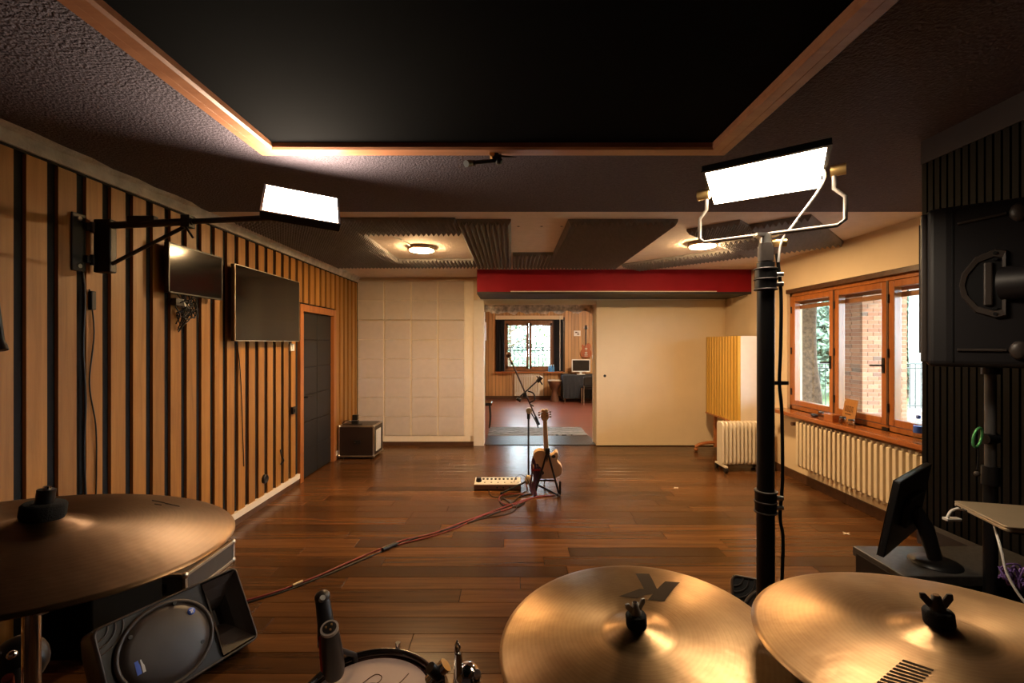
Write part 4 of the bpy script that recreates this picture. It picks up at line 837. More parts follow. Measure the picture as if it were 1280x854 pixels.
MB().tube([Vector((0.375, 5.06, 0.13)), Vector((0.375, 5.28, 0.012))], 0.010, 8).build('front_leg', M['black'], gs)
for s in (-1, 1):
    MB().tube(smooth_path([(0.375, 4.97, 0.14), (0.375+s*0.09, 4.98, 0.135), (0.375+s*0.10, 5.06, 0.135), (0.375+s*0.10, 5.13, 0.150), (0.375+s*0.10, 5.14, 0.19)], 5), 0.010, 8).build('cradle_arm', M['black'], gs)
MB().cbox(apex, (0.05, 0.04, 0.06)).build('hinge_block', M['black'], gs, bevel=0.006)
MB().cyl((0.515, 4.87, 0.02), (0.515, 4.87, 0.16), 0.012).build('grip_tube', M['black'], gs)
# microphone stand in front of the opening
ms = thing('microphone_stand', 'black boom microphone stand beside the blonde guitar', 'microphone stand', (0.185, 5.10, 0))
b0 = Vector((0.185, 5.10, 0))
for fx, fy_ in ((-0.115, 4.92), (0.49, 4.86), (0.17, 5.42)):
    MB().tube([b0+Vector((0, 0, 0.10)), Vector((fx, fy_, 0.014))], 0.011, 8).build('leg', M['black'], ms)
    MB().sphere((fx, fy_, 0.017), 0.017, 8).build('rubber_foot', M['black'], ms)
MB().lathe([(0.012, 0.06), (0.035, 0.07), (0.040, 0.10), (0.028, 0.15), (0.014, 0.16)], b0, 16).build('tripod_hub', M['tan'], ms)
MB().cyl(b0+Vector((0, 0, 0.10)), b0+Vector((0, 0, 0.87)), 0.0105, n=12).build('pole', M['black'], ms)
MB().cyl(b0+Vector((0, 0, 0.79)), b0+Vector((0, 0, 0.88)), 0.018, n=12).build('height_clutch', M['black'], ms)
pv = b0+Vector((0.015, -0.02, 0.885)); MB().cyl(pv+Vector((-0.01, -0.03, 0)), pv+Vector((-0.01, 0.03, 0)), 0.034, n=16).build('tilt_clutch', M['tan'], ms)
tip = P(641, 456, 5.1); tail = P(674, 531, 5.1)
bd = (tip-tail).normalized()
bo = MB().cyl(tail, tip, 0.009, n=10).build('boom', M['rosewood'], ms); MB().cyl(tail, tail+bd*0.10, 0.015, n=10).build('boom_grip', M['black'], bo)
cr = P(656, 494, 5.09)
MB().cyl(P(649, 497, 5.08), P(674, 474, 5.08), 0.009, n=10).build('side_boom', M['black'], ms)
MB().cbox(cr, (0.045, 0.04, 0.05)).build('cross_clamp', M['black'], ms, bevel=0.006)
MB().cyl(P(672, 477, 5.08), P(677, 471, 5.06), 0.024, n=12).cyl(P(671, 470, 5.08), P(678, 481, 5.08), 0.008).build('mic_clip', M['black'], ms)
MB().cyl(P(646, 498, 5.08), P(651, 501, 5.08), 0.020, n=10).build('clamp_knob', M['black'], ms)
MB().tube(smooth_path([P(660, 489, 5.1), P(667, 492, 5.08), P(668, 500, 5.08), P(662, 504, 5.1), P(667, 508, 5.1)], 5), 0.008, 8).build('hanging_cable', M['black'], ms)
MB().cyl(tip, tip+bd*0.03, 0.014, n=12).build('mic_thread', M['black'], ms)
mic = thing('microphone', 'small microphone at the tip of the boom stand', 'microphone', tip+bd*0.03)
MB().cyl(tip+bd*0.03, tip+bd*0.09, 0.013, n=12).build('handle', M['tan'], mic); MB().sphere(tip+bd*0.12, 0.034, 10).build('grille', M['rosewood'], mic)
MB().tube(smooth_path([b0+Vector((0.03, -0.03, 0.86)), b0+Vector((0.085, -0.05, 0.76)), b0+Vector((0.105, -0.05, 0.70))], 4), 0.007, 8).build('loose_strap', M['black'], ms)
cbh = thing('cable_bundle', 'dark violet bundle of cables hanging beside the blonde guitar', 'cable bundle', (0.27, 4.93, 0.05))
rg = random.Random(5)
PUR = pm('dark_violet_rubber', (0.075, 0.022, 0.045), 0.5)
for k in range(8):
    x = 0.262+rg.uniform(-0.035, 0.035); y = 4.93+rg.uniform(-0.02, 0.02)
    MB().tube(smooth_path([(x+0.02, y, 0.44), (x-0.01, y-0.01, 0.36), (x+rg.uniform(-0.03, 0.03), y, 0.22), (x-0.03, y-0.02, 0.10), (x-0.03+rg.uniform(-0.03, 0.03), y-0.06, 0.012)], 5), 0.010, 6).build('cable', PUR, cbh)
MB().cbox((0.262, 4.925, 0.27), (0.09, 0.05, 0.02)).build('strap', M['red_plastic'], cbh)
# effects unit
fx = thing('effects_board', 'long floor effects unit with white top and rows of switches', 'effects unit', (-0.16, 5.12, 0))
u0, u1, v0, v1 = -0.425, 0.100, 5.06, 5.26
MB().prism([(v0, 0.008), (v1, 0.008), (v1, 0.085), (v0, 0.062)], Matrix(((0, 0, 1, u0), (1, 0, 0, 0), (0, 1, 0, 0), (0, 0, 0, 1))), u1-u0).build('case', pm('brown_unit_metal', (0.16, 0.075, 0.060), 0.4), fx, bevel=0.003)
def topz(v): return 0.062+(v-v0)/(v1-v0)*0.023
MB().add([(u0+0.004, v0+0.004, topz(v0)+0.001), (u1-0.004, v0+0.004, topz(v0)+0.001), (u1-0.004, v1-0.004, topz(v1)+0.001), (u0+0.004, v1-0.004, topz(v1)+0.001),
          (u0+0.004, v0+0.004, topz(v0)+0.004), (u1-0.004, v0+0.004, topz(v0)+0.004), (u1-0.004, v1-0.004, topz(v1)+0.004), (u0+0.004, v1-0.004, topz(v1)+0.004)], [(4,5,6,7),(0,1,5,4),(1,2,6,5),(2,3,7,6),(3,0,4,7)]).build('top_plate', M['white_plastic'], fx)
for k in range(9): MB().cyl((u0+0.10+k*0.046, 5.20, topz(5.2)), (u0+0.10+k*0.046, 5.20, topz(5.2)+0.016), 0.013, n=12).build('knob', M['black'], fx)
for k in range(6): MB().cyl((u0+0.12+k*0.075, 5.11, topz(5.11)), (u0+0.12+k*0.075, 5.11, topz(5.11)+0.014), 0.011, n=12).build('foot_switch', M['steel'], fx)
MB().cyl((u0+0.05, 5.15, topz(5.15)), (u0+0.05, 5.15, topz(5.15)+0.045), 0.034, 0.026, n=16).build('expression_knob', M['black'], fx)
for k in range(3): MB().cyl((u0+0.26+k*0.07, v0+0.002, 0.036), (u0+0.26+k*0.07, v0-0.012, 0.036), 0.010, n=10).build('jack_socket', M['black'], fx)
for xx in (u0+0.03, u1-0.03):
    for yy in (v0+0.02, v1-0.02): MB().cyl((xx, yy, 0), (xx, yy, 0.012), 0.010, n=8).build('foot', M['black'], fx)
# cables on the floor
def floor_cable(label, px, mat, r=0.005, name='floor_cable', z=None):
    pts = [G(x, y)+Vector((0, 0, r+(0 if z is None else z[i]))) for i, (x, y) in enumerate(px)]
    o = MB().tube(smooth_path(pts, 8), r, 8).build(name, mat); return tag(o, label, 'cable', 'cables on the plank floor')
floor_cable('long red cable crossing the plank floor to the guitar', [(300, 754), (345, 741), (395, 722), (440, 702), (478, 686), (505, 676), (540, 668), (575, 655), (610, 642), (640, 631), (662, 624), (690, 620)], M['red_cable'], 0.006)
floor_cable('black cable lying along the long red cable', [(300, 757), (350, 742), (400, 723), (442, 705), (478, 690), (520, 673), (560, 662), (600, 649), (632, 637), (655, 630)], M['black'], 0.005)
floor_cable('dark red cable winding beside the long red one', [(470, 692), (500, 681), (540, 671), (572, 660), (604, 645), (634, 637), (650, 629), (672, 621)], M['red_cable'], 0.005)
floor_cable('black cable curl in front of the effects unit', [(611, 613), (612, 618), (618, 622), (634, 622), (648, 619), (657, 615)], M['black'], 0.005)
floor_cable('red cable loop left of the microphone stand foot', [(655, 619), (640, 618), (627, 620), (624, 626), (632, 631), (648, 630), (660, 625)], M['red_cable'], 0.006)
floor_cable('black cable loop left of the microphone stand foot', [(668, 617), (650, 622), (634, 633), (625, 628), (630, 624), (645, 634), (656, 629)], M['black'], 0.006)
floor_cable('thin black cable trailing below the cable loop', [(596, 650), (612, 647), (630, 644), (643, 639), (647, 632), (652, 626)], M['black'], 0.004)
floor_cable('thin red cable ending at the guitar stand foot', [(656, 627), (668, 622), (680, 620), (688, 621), (694, 618), (686, 616)], M['red_cable'], 0.004)
o = MB().tube(smooth_path([(0.02, 5.12, 0.07), (0.04, 5.09, 0.13), (0.09, 5.08, 0.17), (0.15, 5.05, 0.15), (0.19, 5.02, 0.08), (0.20, 4.98, 0.01)], 6), 0.004, 6).build('patch_cable', M['black']); tag(o, 'thin black cable arching from the effects unit to the stand', 'cable')
c = G(487, 686); d = (G(505, 677)-G(470, 693)).normalized()
pc = thing('cable_connector', 'black connector joining the cables on the floor', 'connector', c)
MB().cyl(c-d*0.07+Vector((0,0,0.018)), c+d*0.06+Vector((0,0,0.018)), 0.016, n=12).build('sleeve', M['black'], pc); MB().cyl(c+d*0.05+Vector((0,0,0.018)), c+d*0.09+Vector((0,0,0.014)), 0.010, 0.006, n=10).build('strain_relief', M['black'], pc)
c = G(373, 731); o = MB().cyl(c-d*0.04+Vector((0,0,0.012)), c+d*0.03+Vector((0,0,0.012)), 0.009, n=10).build('cable_tie', M['tan']); tag(o, 'pale tie round the long red cable near the loudspeaker', 'cable tie')
def tape(label, px, py, a):
    c = G(px, py); t = thing('tape_mark', label, 'tape mark', c, a, 'white tape marks on the floor'); Mx = WM[t.name]
    MB(Mx).box((-0.035, -0.006, 0.0), (0.035, 0.006, 0.0008)).build('strip', M['white_plastic'], t); MB(Mx).box((-0.006, -0.03, 0.0008), (0.006, 0.03, 0.0016)).build('strip', M['white_plastic'], t)
tape('white tape cross on the floor in front of the oil heater', 845, 610, 0.5)
tape('white tape cross on the floor near the wall radiator', 1058, 667, 0.3)
# ================================================================ FAR ROOM THINGS
o = MB().box((XO0+0.02, 8.10, 0.0), (1.34, 8.86, 0.012)).build('patterned_rug', M['mat']); tag(o, 'dark rug with pale zigzag lines behind the threshold', 'rug')
o = MB().box((XO0+0.02, YB+0.02, 0.0), (1.36, 8.04, 0.010)).build('rubber_mat', pm('dark_rubber', (0.020, 0.022, 0.026), 0.28, bump=0.6, bscale=45)); tag(o, 'dark rubber mat in the opening between the rooms', 'mat')
def curtain(label, xa, xb, z0, z1):
    mb = MB(); n = 24; vs = []
    for i in range(n+1):
        x = xa+(xb-xa)*i/n; y = FY-0.07+0.022*math.sin(i*1.9); vs += [(x, y, z0), (x, y, z1), (x, y+0.006, z1), (x, y+0.006, z0)]
    mb.add(vs, [(i*4+k, i*4+(k+1) % 4, (i+1)*4+(k+1) % 4, (i+1)*4+k) for i in range(n) for k in range(4)])
    o = mb.build('curtain', M['charcoal_cloth']); tag(o, label, 'curtain', 'dark curtains of the far window')
curtain('dark curtain left of the far window', -0.46, -0.22, 0.78, 2.34); curtain('dark curtain right of the far window', 1.22, 1.50, 0.80, 2.34)
o = MB().cyl((-0.5, FY-0.065, 2.335), (1.52, FY-0.065, 2.335), 0.012, n=8).build('curtain_rod', M['black']); tag(o, 'black curtain rod above the far window', 'curtain rod')
fr = thing('far_radiator', 'pale column radiator under the far window', 'radiator', (0.45, FY-0.06, 0.1))
rm = MB().box((-0.02, -0.05, 0.12), (0.02, 0.04, 0.74)).mesh('column', M['white_heater'])
for k in range(11): piece('column', rm, fr, T3((0.10+k*0.068, FY-0.05, 0)))
MB().box((0.08, FY-0.07, 0.16), (0.82, FY-0.03, 0.20)).box((0.08, FY-0.07, 0.66), (0.82, FY-0.03, 0.70)).build('header', M['white_heater'], fr)
o = MB().box((-0.5, FY-0.14, 0.78), (1.5, FY+0.01, 0.82)).build('far_sill', M['leg_wood']); tag(o, 'brown sill board under the far window', 'sill', kind='structure')
dj = thing('djembe', 'dark wooden goblet hand drum beside the far desk', 'drum', (1.21, 12.9, 0))
MB().lathe([(0.13, 0), (0.125, 0.05), (0.085, 0.22), (0.08, 0.30), (0.14, 0.40), (0.19, 0.52), (0.195, 0.60)], (1.21, 12.9, 0), 20).build('shell', M['djembe'], dj)
MB().lathe([(0.20, 0.58), (0.20, 0.605), (0.001, 0.612)], (1.21, 12.9, 0), 20).build('drum_skin', M['skin'], dj)
dk = thing('draped_desk', 'desk draped in black cloth below the far monitor', 'desk', (1.85, 12.85, 0))
mb = MB(); n = 40; vs = []
for i in range(n+1):
    x = 1.42+1.0*i/n; y = 12.62+0.02*math.sin(i*1.3); vs += [(x, y, 0.12), (x, 12.63, 0.76), (x, 13.3, 0.76), (x, 13.3, 0.12)]
mb.add(vs, [(i*4+k, i*4+k+1, (i+1)*4+k+1, (i+1)*4+k) for i in range(n) for k in range(3)]); mb.add([(1.42, 12.62, 0.12), (1.42, 13.3, 0.12), (1.42, 13.3, 0.76), (1.42, 12.63, 0.76)], [(0, 1, 2, 3)])
mb.build('cloth', M['charcoal_cloth'], dk)
for xx in (1.46, 2.36):
    for yy in (12.68, 13.25): MB().box((xx, yy, 0), (xx+0.04, yy+0.04, 0.74)).build('leg', M['brown_dark'], dk)
ch = thing('office_chair', 'black padded chair tucked at the far desk', 'chair', (2.12, 12.3, 0))
MB().prism(rrect(1.90, 0.50, 2.34, 0.76, 0.05), T3((0, 12.14, 0)) @ Matrix.Rotation(PI/2, 4, 'X'), 0.05).build('backrest', M['black_gloss'], ch, bevel=0.015)
MB().box((1.90, 12.15, 0.42), (2.34, 12.56, 0.48)).build('seat', M['black'], ch, bevel=0.02)
for xx in (1.92, 2.30):
    for yy in (12.17, 12.52): MB().cyl((xx, yy, 0), (xx, yy, 0.43), 0.012, n=8).build('leg', M['steel'], ch)
    MB().cyl((xx, 12.14, 0.42), (xx, 12.12, 0.60), 0.012, n=8).build('back_post', M['steel'], ch)
fm = thing('desktop_monitor', 'monitor with a white frame on the far draped desk', 'monitor', (1.95, 12.95, 0.76))
MB().box((1.70, 12.93, 0.83), (2.22, 12.97, 1.19)).build('frame', M['white_plastic'], fm, bevel=0.01); MB().box((1.725, 12.925, 0.865), (2.195, 12.932, 1.165)).build('screen', M['screen'], fm)
MB().box((1.93, 12.96, 0.77), (1.99, 12.99, 0.95)).build('neck', M['white_plastic'], fm); MB().box((1.85, 12.88, 0.76), (2.07, 13.05, 0.775)).build('base', M['white_plastic'], fm)
Mg2 = T3((2.17, FY-0.06, 1.22)) @ Matrix.Rotation(PI, 4, 'Z')
guitar('hanging_guitar', 'cherry red electric guitar hanging on the far plank wall', Mg2, M['cherry'], M['rosewood'], False)
o = MB().box((2.13, FY-0.07, 2.075), (2.21, FY+0.0, 2.11)).build('guitar_hanger', M['black']); tag(o, 'black wall hanger holding the cherry red guitar', 'hanger')
pl_ = thing('plaque', 'small white plaque with dark marks left of the hanging guitar', 'plaque', (1.92, FY, 1.95))
MB().box((1.82, FY-0.012, 1.86), (2.02, FY, 2.02)).build('plate', M['white_plastic'], pl_); MB().box((1.86, FY-0.014, 1.95), (1.92, FY-0.012, 1.985)).box((1.915, FY-0.014, 1.90), (1.98, FY-0.012, 1.925)).box((1.94, FY-0.014, 1.925), (1.955, FY-0.012, 1.985)).build('marks', M['ink'], pl_)
for k, x in enumerate((1.09, 1.15, 1.21)):
    b = thing('blue_bottle', ['leftmost small blue bottle on the far sill', 'middle small blue bottle on the far sill', 'rightmost small blue bottle on the far sill'][k], 'bottle', (x, FY-0.11, 0.82), 0, 'blue bottles on the far sill')
    MB().lathe([(0.028, 0), (0.030, 0.12), (0.012, 0.17), (0.012, 0.19)], (x, FY-0.11, 0.82), 12).build('bottle_body', pm('light_blue_plastic', (0.10, 0.35, 0.75), 0.3), b); MB().lathe([(0.014, 0.185), (0.014, 0.205), (0.001, 0.205)], (x, FY-0.11, 0.82), 10).build('cap', M['white_plastic'], b)
sl = thing('stool', 'black stool just inside the far room at the left', 'stool', (-0.62, 8.95, 0))
MB().prism(rrect(-0.84, 8.78, -0.385, 9.12, 0.06), T3((0, 0, 0.43)), 0.06).build('cushion', M['black_gloss'], sl, bevel=0.02)
for xx in (-0.80, -0.44):
    for yy in (8.82, 9.08): MB().tube(smooth_path([(xx, yy, 0.43), (xx+0.015, yy, 0.2), (xx, yy, 0.0)], 4), 0.014, 8).build('leg', M['black'], sl)
wb = thing('hung_box', 'small black and white box hung at the left edge of the opening', 'wall box', (-0.56, 9.0, 1.85))
MB().box((-0.66, 9.0, 1.70), (-0.545, 9.1, 2.06)).build('black_back', M['black'], wb); MB().box((-0.545, 9.0, 1.70), (-0.515, 9.1, 2.06)).build('white_edge', M['white_plastic'], wb); MB().tube(smooth_path([(-0.55, 9.05, 2.06), (-0.53, 9.05, 2.12), (-0.55, 9.05, 2.18), (-0.56, 9.05, 2.79)], 5), 0.012, 6).build('hanger', M['black'], wb)
o = MB().tube([( -0.80, FY-0.02, 2.7), (-0.80, FY-0.02, 1.3), (-0.79, FY-0.02, 0.2)], 0.015, 6).build('far_cable', M['black']); tag(o, 'black cable running down the far plank wall at the left', 'cable')
o = MB().cyl((1.40, FY-0.12, 0.85), (1.40, FY-0.12, 2.45), 0.010, n=8).build('blind_cord', M['white_plastic']); tag(o, 'thin white blind cord in front of the right dark curtain', 'cord')

# ================================================================ DRUM KIT
def cymbal(label, c, a, b, R, mat, felt_r, felt_h, nut, nut_rz, stand_to):
    n = Vector((math.sin(a), math.sin(b), 1)).normalized(); q = Vector((0, 0, 1)).rotation_difference(n).to_matrix()
    t = thing('cymbal', label, 'cymbal', c, R=q, group='cymbals'); Mx = WM[t.name]; k = R/0.254
    prof = []
    rb = 0.062*k
    for i in range(9):
        r = rb*i/8; prof.append((max(r, 0.004), 0.007+0.015*math.cos(min(r/rb, 1)*PI/2*0.92)))
    zb = prof[-1][1]
    for i in range(1, 22):
        s = i/21; r = rb+(R-rb)*s; prof.append((r, zb*(1-s)-0.010*s*s+0.006*math.sin(s*PI)))
    bot = [(r, z-0.0018) for r, z in reversed(prof)]
    MB(Mx).lathe(prof+bot+[prof[0]], n=96).build('bronze_disc', mat, t)
    zt = prof[0][1]
    MB(Mx).lathe([(felt_r*0.92, zt-0.004), (felt_r, zt+0.002), (felt_r, zt+felt_h*0.85), (felt_r*0.9, zt+felt_h), (0.006, zt+felt_h)], n=24).build('felt', M['felt'], t)
    MB(Mx).cyl((0, 0, zt-0.03), (0, 0, zt+felt_h+0.022), 0.0042, n=10).build('rod', M['chrome'], t)
    if nut:
        Nx = Mx @ T3((0, 0, zt+felt_h)) @ Rz(nut_rz)
        wn = MB(Nx).lathe([(0.010, 0), (0.010, 0.004), (0.007, 0.012), (0.006, 0.020), (0.001, 0.021)], n=14).build('wing_nut', M['ring_grey'] if nut == 1 else M['grey_plastic'], t)
        for s in (-1, 1):
            MB(Nx).prism([(s*0.005, 0.002), (s*0.012, 0.004), (s*0.021, 0.016), (s*0.021, 0.024), (s*0.014, 0.024), (s*0.005, 0.012)][::s], T3((0, 0.002, 0)) @ Matrix.Rotation(PI/2, 4, 'X'), 0.004).build('wing', M['ring_grey'] if nut == 1 else M['grey_plastic'], wn, bevel=0.0012)
    else:
        MB(Mx).cyl((0, 0, zt+felt_h), (0, 0, zt+felt_h+0.018), 0.010, n=12).build('cap_nut', M['black'], t)
    # its stand
    s = thing('cymbal_stand', stand_to, 'cymbal stand', (c[0], c[1], 0), 0, 'cymbal stands'); cc = Vector(c)+n*0.010
    MB().cyl(cc, cc-n*0.05, 0.016, 0.011, n=14).build('seat_cup', M['felt'], s)
    p1 = Vector((cc.x-n.x*0.08, cc.y-n.y*0.08, cc.z-0.10)); MB().cyl(cc-n*0.03, p1, 0.0065, n=10).build('tilter_rod', M['chrome'], s)
    MB().cyl(p1+Vector((-0.02, 0, 0)), p1+Vector((0.02, 0, 0)), 0.017, n=14).build('tilter', M['chrome'], s)
    b_ = Vector((p1.x, p1.y, 0)); MB().cyl(p1, b_+Vector((0, 0, 0.6)), 0.0095, n=14).build('upper_tube', M['chrome'], s)
    MB().cyl(b_+Vector((0, 0, 0.62)), b_+Vector((0, 0, 0.10)), 0.0125, n=14).build('lower_tube', M['chrome'], s); MB().cyl(b_+Vector((0, 0, 0.58)), b_+Vector((0, 0, 0.63)), 0.018, n=14).build('height_clamp', M['black'], s)
    for a_ in (0.3, 2.4, 4.5):
        d = Vector((math.cos(a_), math.sin(a_), 0)); MB().cyl(b_+Vector((0, 0, 0.36)), b_+d*0.25+Vector((0, 0, 0.012)), 0.008, n=8).build('leg', M['chrome'], s); MB().sphere(b_+d*0.25+Vector((0,0,0.014)), 0.014, 6).build('rubber_foot', M['black'], s)
    return t, s, Mx, prof
def surf(prof, r):
    for (r0, z0), (r1, z1) in zip(prof, prof[1:]):
        if r0 <= r <= r1: return z0+(z1-z0)*(r-r0)/(r1-r0)
    return 0
def print_on(t, Mx, prof, polys, name='printed_mark', lift=0.0007):   # printed marks follow the bronze surface
    inv = Mx.inverted(); cam_l = inv @ Vector((0, 0, CH)); mb = MB(Mx); 
    for poly in polys:
        loc = []
        for px, py in poly:
            d = (inv.to_3x3() @ Vector(((px-CX)/F, 1, -(py-CY)/F))); z = 0.012
            for _ in range(12):
                tt = (z-cam_l.z)/d.z; p = cam_l+d*tt; z = surf(prof, math.hypot(p.x, p.y))
            loc.append(Vector((p.x, p.y, 0)))
        dense = []
        a0, a1, b1, b0_ = loc; nu, nv = 10, 4; vs = []
        for i in range(nu+1):
            for j in range(nv+1):
                p = a0.lerp(b0_, i/nu).lerp(a1.lerp(b1, i/nu), j/nv); vs.append((p.x, p.y, surf(prof, math.hypot(p.x, p.y))+lift))
        w = nv+1
        mb.add(vs, [(i*w+j, i*w+j+1, (i+1)*w+j+1, (i+1)*w+j) for i in range(nu) for j in range(nv)], True)
    return mb.build(name, M['print'], t)
cC, sC, MC, prC = cymbal('middle bronze cymbal with a large black K printed on it', (0.234, 0.850, 1.084), -0.080, -0.055, 0.259, M['cymbal'], 0.019, 0.022, 1, 0.35, 'chrome stand under the cymbal with the black K')
print_on(cC, MC, prC, [[(794.2, 717.2), (811.5, 717.8), (821.5, 737.5), (805.0, 737.0)], [(831.5, 727.2), (850.0, 728.5), (830.5, 752.3), (810.2, 750.2)], [(773.5, 746.0), (796.5, 748.6), (821.0, 738.0), (800.0, 736.5)], [(804, 736.5), (824.5, 736.5), (817, 743), (803, 744.5)]], 'printed_letter')
cR, sR, MR, prR = cymbal('bronze ride cymbal at the right edge of the drum kit', (0.643, 0.682, 1.188), -0.056, 0.07, 0.254, M['cymbal'], 0.019, 0.020, 2, -0.25, 'chrome stand under the rightmost cymbal')
polys = []
for k in range(9):
    f = k/9; f2 = f+0.065
    L0 = (1129-35*f, 825+30*f); R0 = (1168-30*f, 838+30*f); L1 = (1129-35*f2, 825+30*f2); R1 = (1168-30*f2, 838+30*f2); polys.append([L0, R0, R1, L1])
print_on(cR, MR, prR, polys)
cL, sL, ML, prL = cymbal('dull bronze crash cymbal at the left edge of the drum kit', (-0.640, 0.617, 1.374), 0.090, 0.070, 0.229, M['cymbal_dull'], 0.024, 0.018, 0, 0, 'chrome stand under the leftmost cymbal')
print_on(cL, ML, prL, [[(189.5, 625.4), (190, 627.0), (206, 630.0), (206, 628.5)], [(193, 630), (193, 631.4), (202, 632.6), (202, 631.4)], [(206, 629.0), (206, 630.6), (224.5, 634.4), (224.5, 633.2)]])
o = MB().tube(smooth_path([(-0.665, 0.60, 1.19), (-0.69, 0.63, 1.08), (-0.675, 0.62, 0.95), (-0.70, 0.63, 0.7), (-0.68, 0.62, 0.3), (-0.70, 0.66, 0.012)], 6), 0.006, 8).build('red_cable', M['red_cable']); tag(o, 'red cable running down beside the leftmost cymbal stand', 'cable')
# tom drum
tm = thing('tom_drum', 'tom drum with a pinkish coated head and dark hoop at the bottom', 'drum', (-0.357, 1.13, 0.45)); tc_ = Vector((-0.357, 1.13, 0))
MB().lathe([(0.158, 0.47), (0.160, 0.475), (0.160, 0.735), (0.158, 0.745)], tc_, 48).build('shell', pm('dark_drum_lacquer', (0.05, 0.018, 0.012), 0.2, coat=0.5), tm)
MB().lathe([(0.001, 0.7455), (0.150, 0.7455), (0.159, 0.743), (0.161, 0.735)], tc_, 64).build('drum_head', M['drumhead'], tm)
hp = MB().lathe([(0.160, 0.728), (0.171, 0.728), (0.172, 0.758), (0.169, 0.763), (0.163, 0.762), (0.161, 0.745), (0.160, 0.728)], tc_, 64).build('hoop', pm('dark_chrome', (0.10, 0.085, 0.08), 0.18, 0.9), tm)
MB().lathe([(0.160, 0.455), (0.171, 0.455), (0.172, 0.485), (0.163, 0.49)], tc_, 48).build('lower_hoop', M['chrome'], tm)
for k in range(6):
    a = 0.35+k*PI/3; p = tc_+Vector((0.176*math.cos(a), 0.176*math.sin(a), 0)); MB().cyl(p+Vector((0,0,0.66)), p+Vector((0,0,0.772)), 0.004, n=8).cyl(p+Vector((0,0,0.760)), p+Vector((0,0,0.775)), 0.007, n=8).build('tension_rod', M['chrome'], tm)
    q = tc_+Vector((0.168*math.cos(a), 0.168*math.sin(a), 0)); MB().cyl(q+Vector((0,0,0.60)), q+Vector((0,0,0.67)), 0.013, n=10).build('lug', M['chrome'], tm)
sgp = [(-0.045, 0.05), (-0.02, 0.085), (0.0, 0.08), (0.0, 0.06), (-0.02, 0.045), (-0.04, 0.03), (-0.03, 0.015), (0.02, 0.035), (0.05, 0.05), (0.07, 0.09)]
MB().tube(smooth_path([tc_+Vector((x+0.01, y, 0.7462)) for x, y in sgp], 6), 0.0012, 6).tube(smooth_path([tc_+Vector((-0.04, 0.045, 0.7462)), tc_+Vector((0.0, 0.055, 0.7462)), tc_+Vector((0.045, 0.03, 0.7462))], 6), 0.0012, 6).build('signature', M['ink'], tm, label='dark scribbled signature')
for k, a in enumerate((0.6, 2.6, 4.7)):
    d = Vector((math.cos(a), math.sin(a), 0)); p = tc_+d*0.185; MB().tube([p+Vector((0,0,0.62)), p+Vector((0,0,0.30)), p+d*0.06+Vector((0,0,0.01))], 0.006, 8).build('leg', M['chrome'], tm)
# clip-on microphone at the rim
cmk = thing('drum_microphone', 'black clip-on drum microphone with a round cable socket at the tom rim', 'microphone', P(417, 838, 1.19))
p0, p1, p2, p3 = P(418, 842, 1.19), P(412, 787, 1.13), P(403, 749, 1.20), P(409, 792, 1.17)
MB().tube([p0, p0.lerp(p1, 0.15), p0.lerp(p1, 0.55), p1], [0.024, 0.027, 0.0255, 0.0205], 24).build('body', M['black'], cmk)
ax = (p1-p0).normalized()
MB().tube([p1-ax*0.002, p1+ax*0.006], [0.0215, 0.0215], 24).build('socket_ring', M['ring_grey'], cmk)
MB().cyl(p1+ax*0.0055, p1+ax*0.0068, 0.0165, n=20).build('socket', M['black'], cmk)
e1 = ax.orthogonal().normalized(); e2 = ax.cross(e1)
for k in range(3):
    a = k*2.09+0.4; q = p1+ax*0.006+(e1*math.cos(a)+e2*math.sin(a))*0.008; MB().cyl(q, q+ax*0.004, 0.0026, n=8).build('pin', M['gold'], cmk)
rs = p0.lerp(p1, 0.15)+Vector((-0.0235, -0.006, 0)); rt = p0.lerp(p1, 0.85)+Vector((-0.0195, -0.006, 0))
MB().tube([rs, rt], [0.009, 0.008], 8).build('red_stripe', M['red_plastic'], cmk)
MB().tube([p3-Vector((0.005,0,0.03)), p3.lerp(p2, 0.3), p2], [0.019, 0.020, 0.018], 16).build('clip_stem', M['dark_side'], cmk)
MB().sphere(p2+Vector((0.0, 0, 0.006)), 0.020, 8, (1, 1, 0.8)).build('clip_head', M['grey_plastic'], cmk)
MB().cyl(p2+Vector((0.004, -0.016, 0.006)), p2+Vector((0.010, -0.022, 0.016)), 0.007, n=10).build('clip_screw', M['steel'], cmk)
MB().tube([p3-Vector((0.005, 0, 0.03)), Vector((-0.437, 1.265, 0.765)), Vector((-0.435, 1.268, 0.73))], 0.007, 8).build('rim_hook', M['black'], cmk)
# chrome tom holder
th = thing('tom_holder', 'shiny chrome tom holder with wing bolts between drum and cymbal', 'drum hardware', (-0.14, 1.14, 0.4))
c0 = P(575, 845, 1.14)
MB().cyl(c0+Vector((0, 0, -0.35)), c0+Vector((0, 0, 0.0)), 0.016, n=16).build('post', M['chrome'], th)
MB().sphere(c0+Vector((0.018, 0, -0.005)), 0.036, 10).build('ball_joint', M['chrome'], th)
MB().cyl(c0+Vector((0.0, -0.01, 0)), c0+Vector((-0.004, -0.012, 0.065)), 0.015, 0.008, n=12).build('wing_bolt', M['chrome'], th)
w_ = c0+Vector((-0.006, -0.012, 0.062))
MB().tube([w_, w_+Vector((-0.004, 0, 0.018)), w_+Vector((0.0, 0, 0.034)), w_+Vector((0.006, 0, 0.018)), w_], 0.004, 8).build('wing', M['chrome'], th)
MB().cyl(c0+Vector((-0.03, -0.01, -0.015)), c0+Vector((-0.075, -0.015, -0.03)), 0.020, n=14).cyl(c0+Vector((-0.035, 0.0, 0.028)), c0+Vector((-0.075, -0.005, -0.012)), 0.017, n=14).build('clamp', M['chrome'], th)
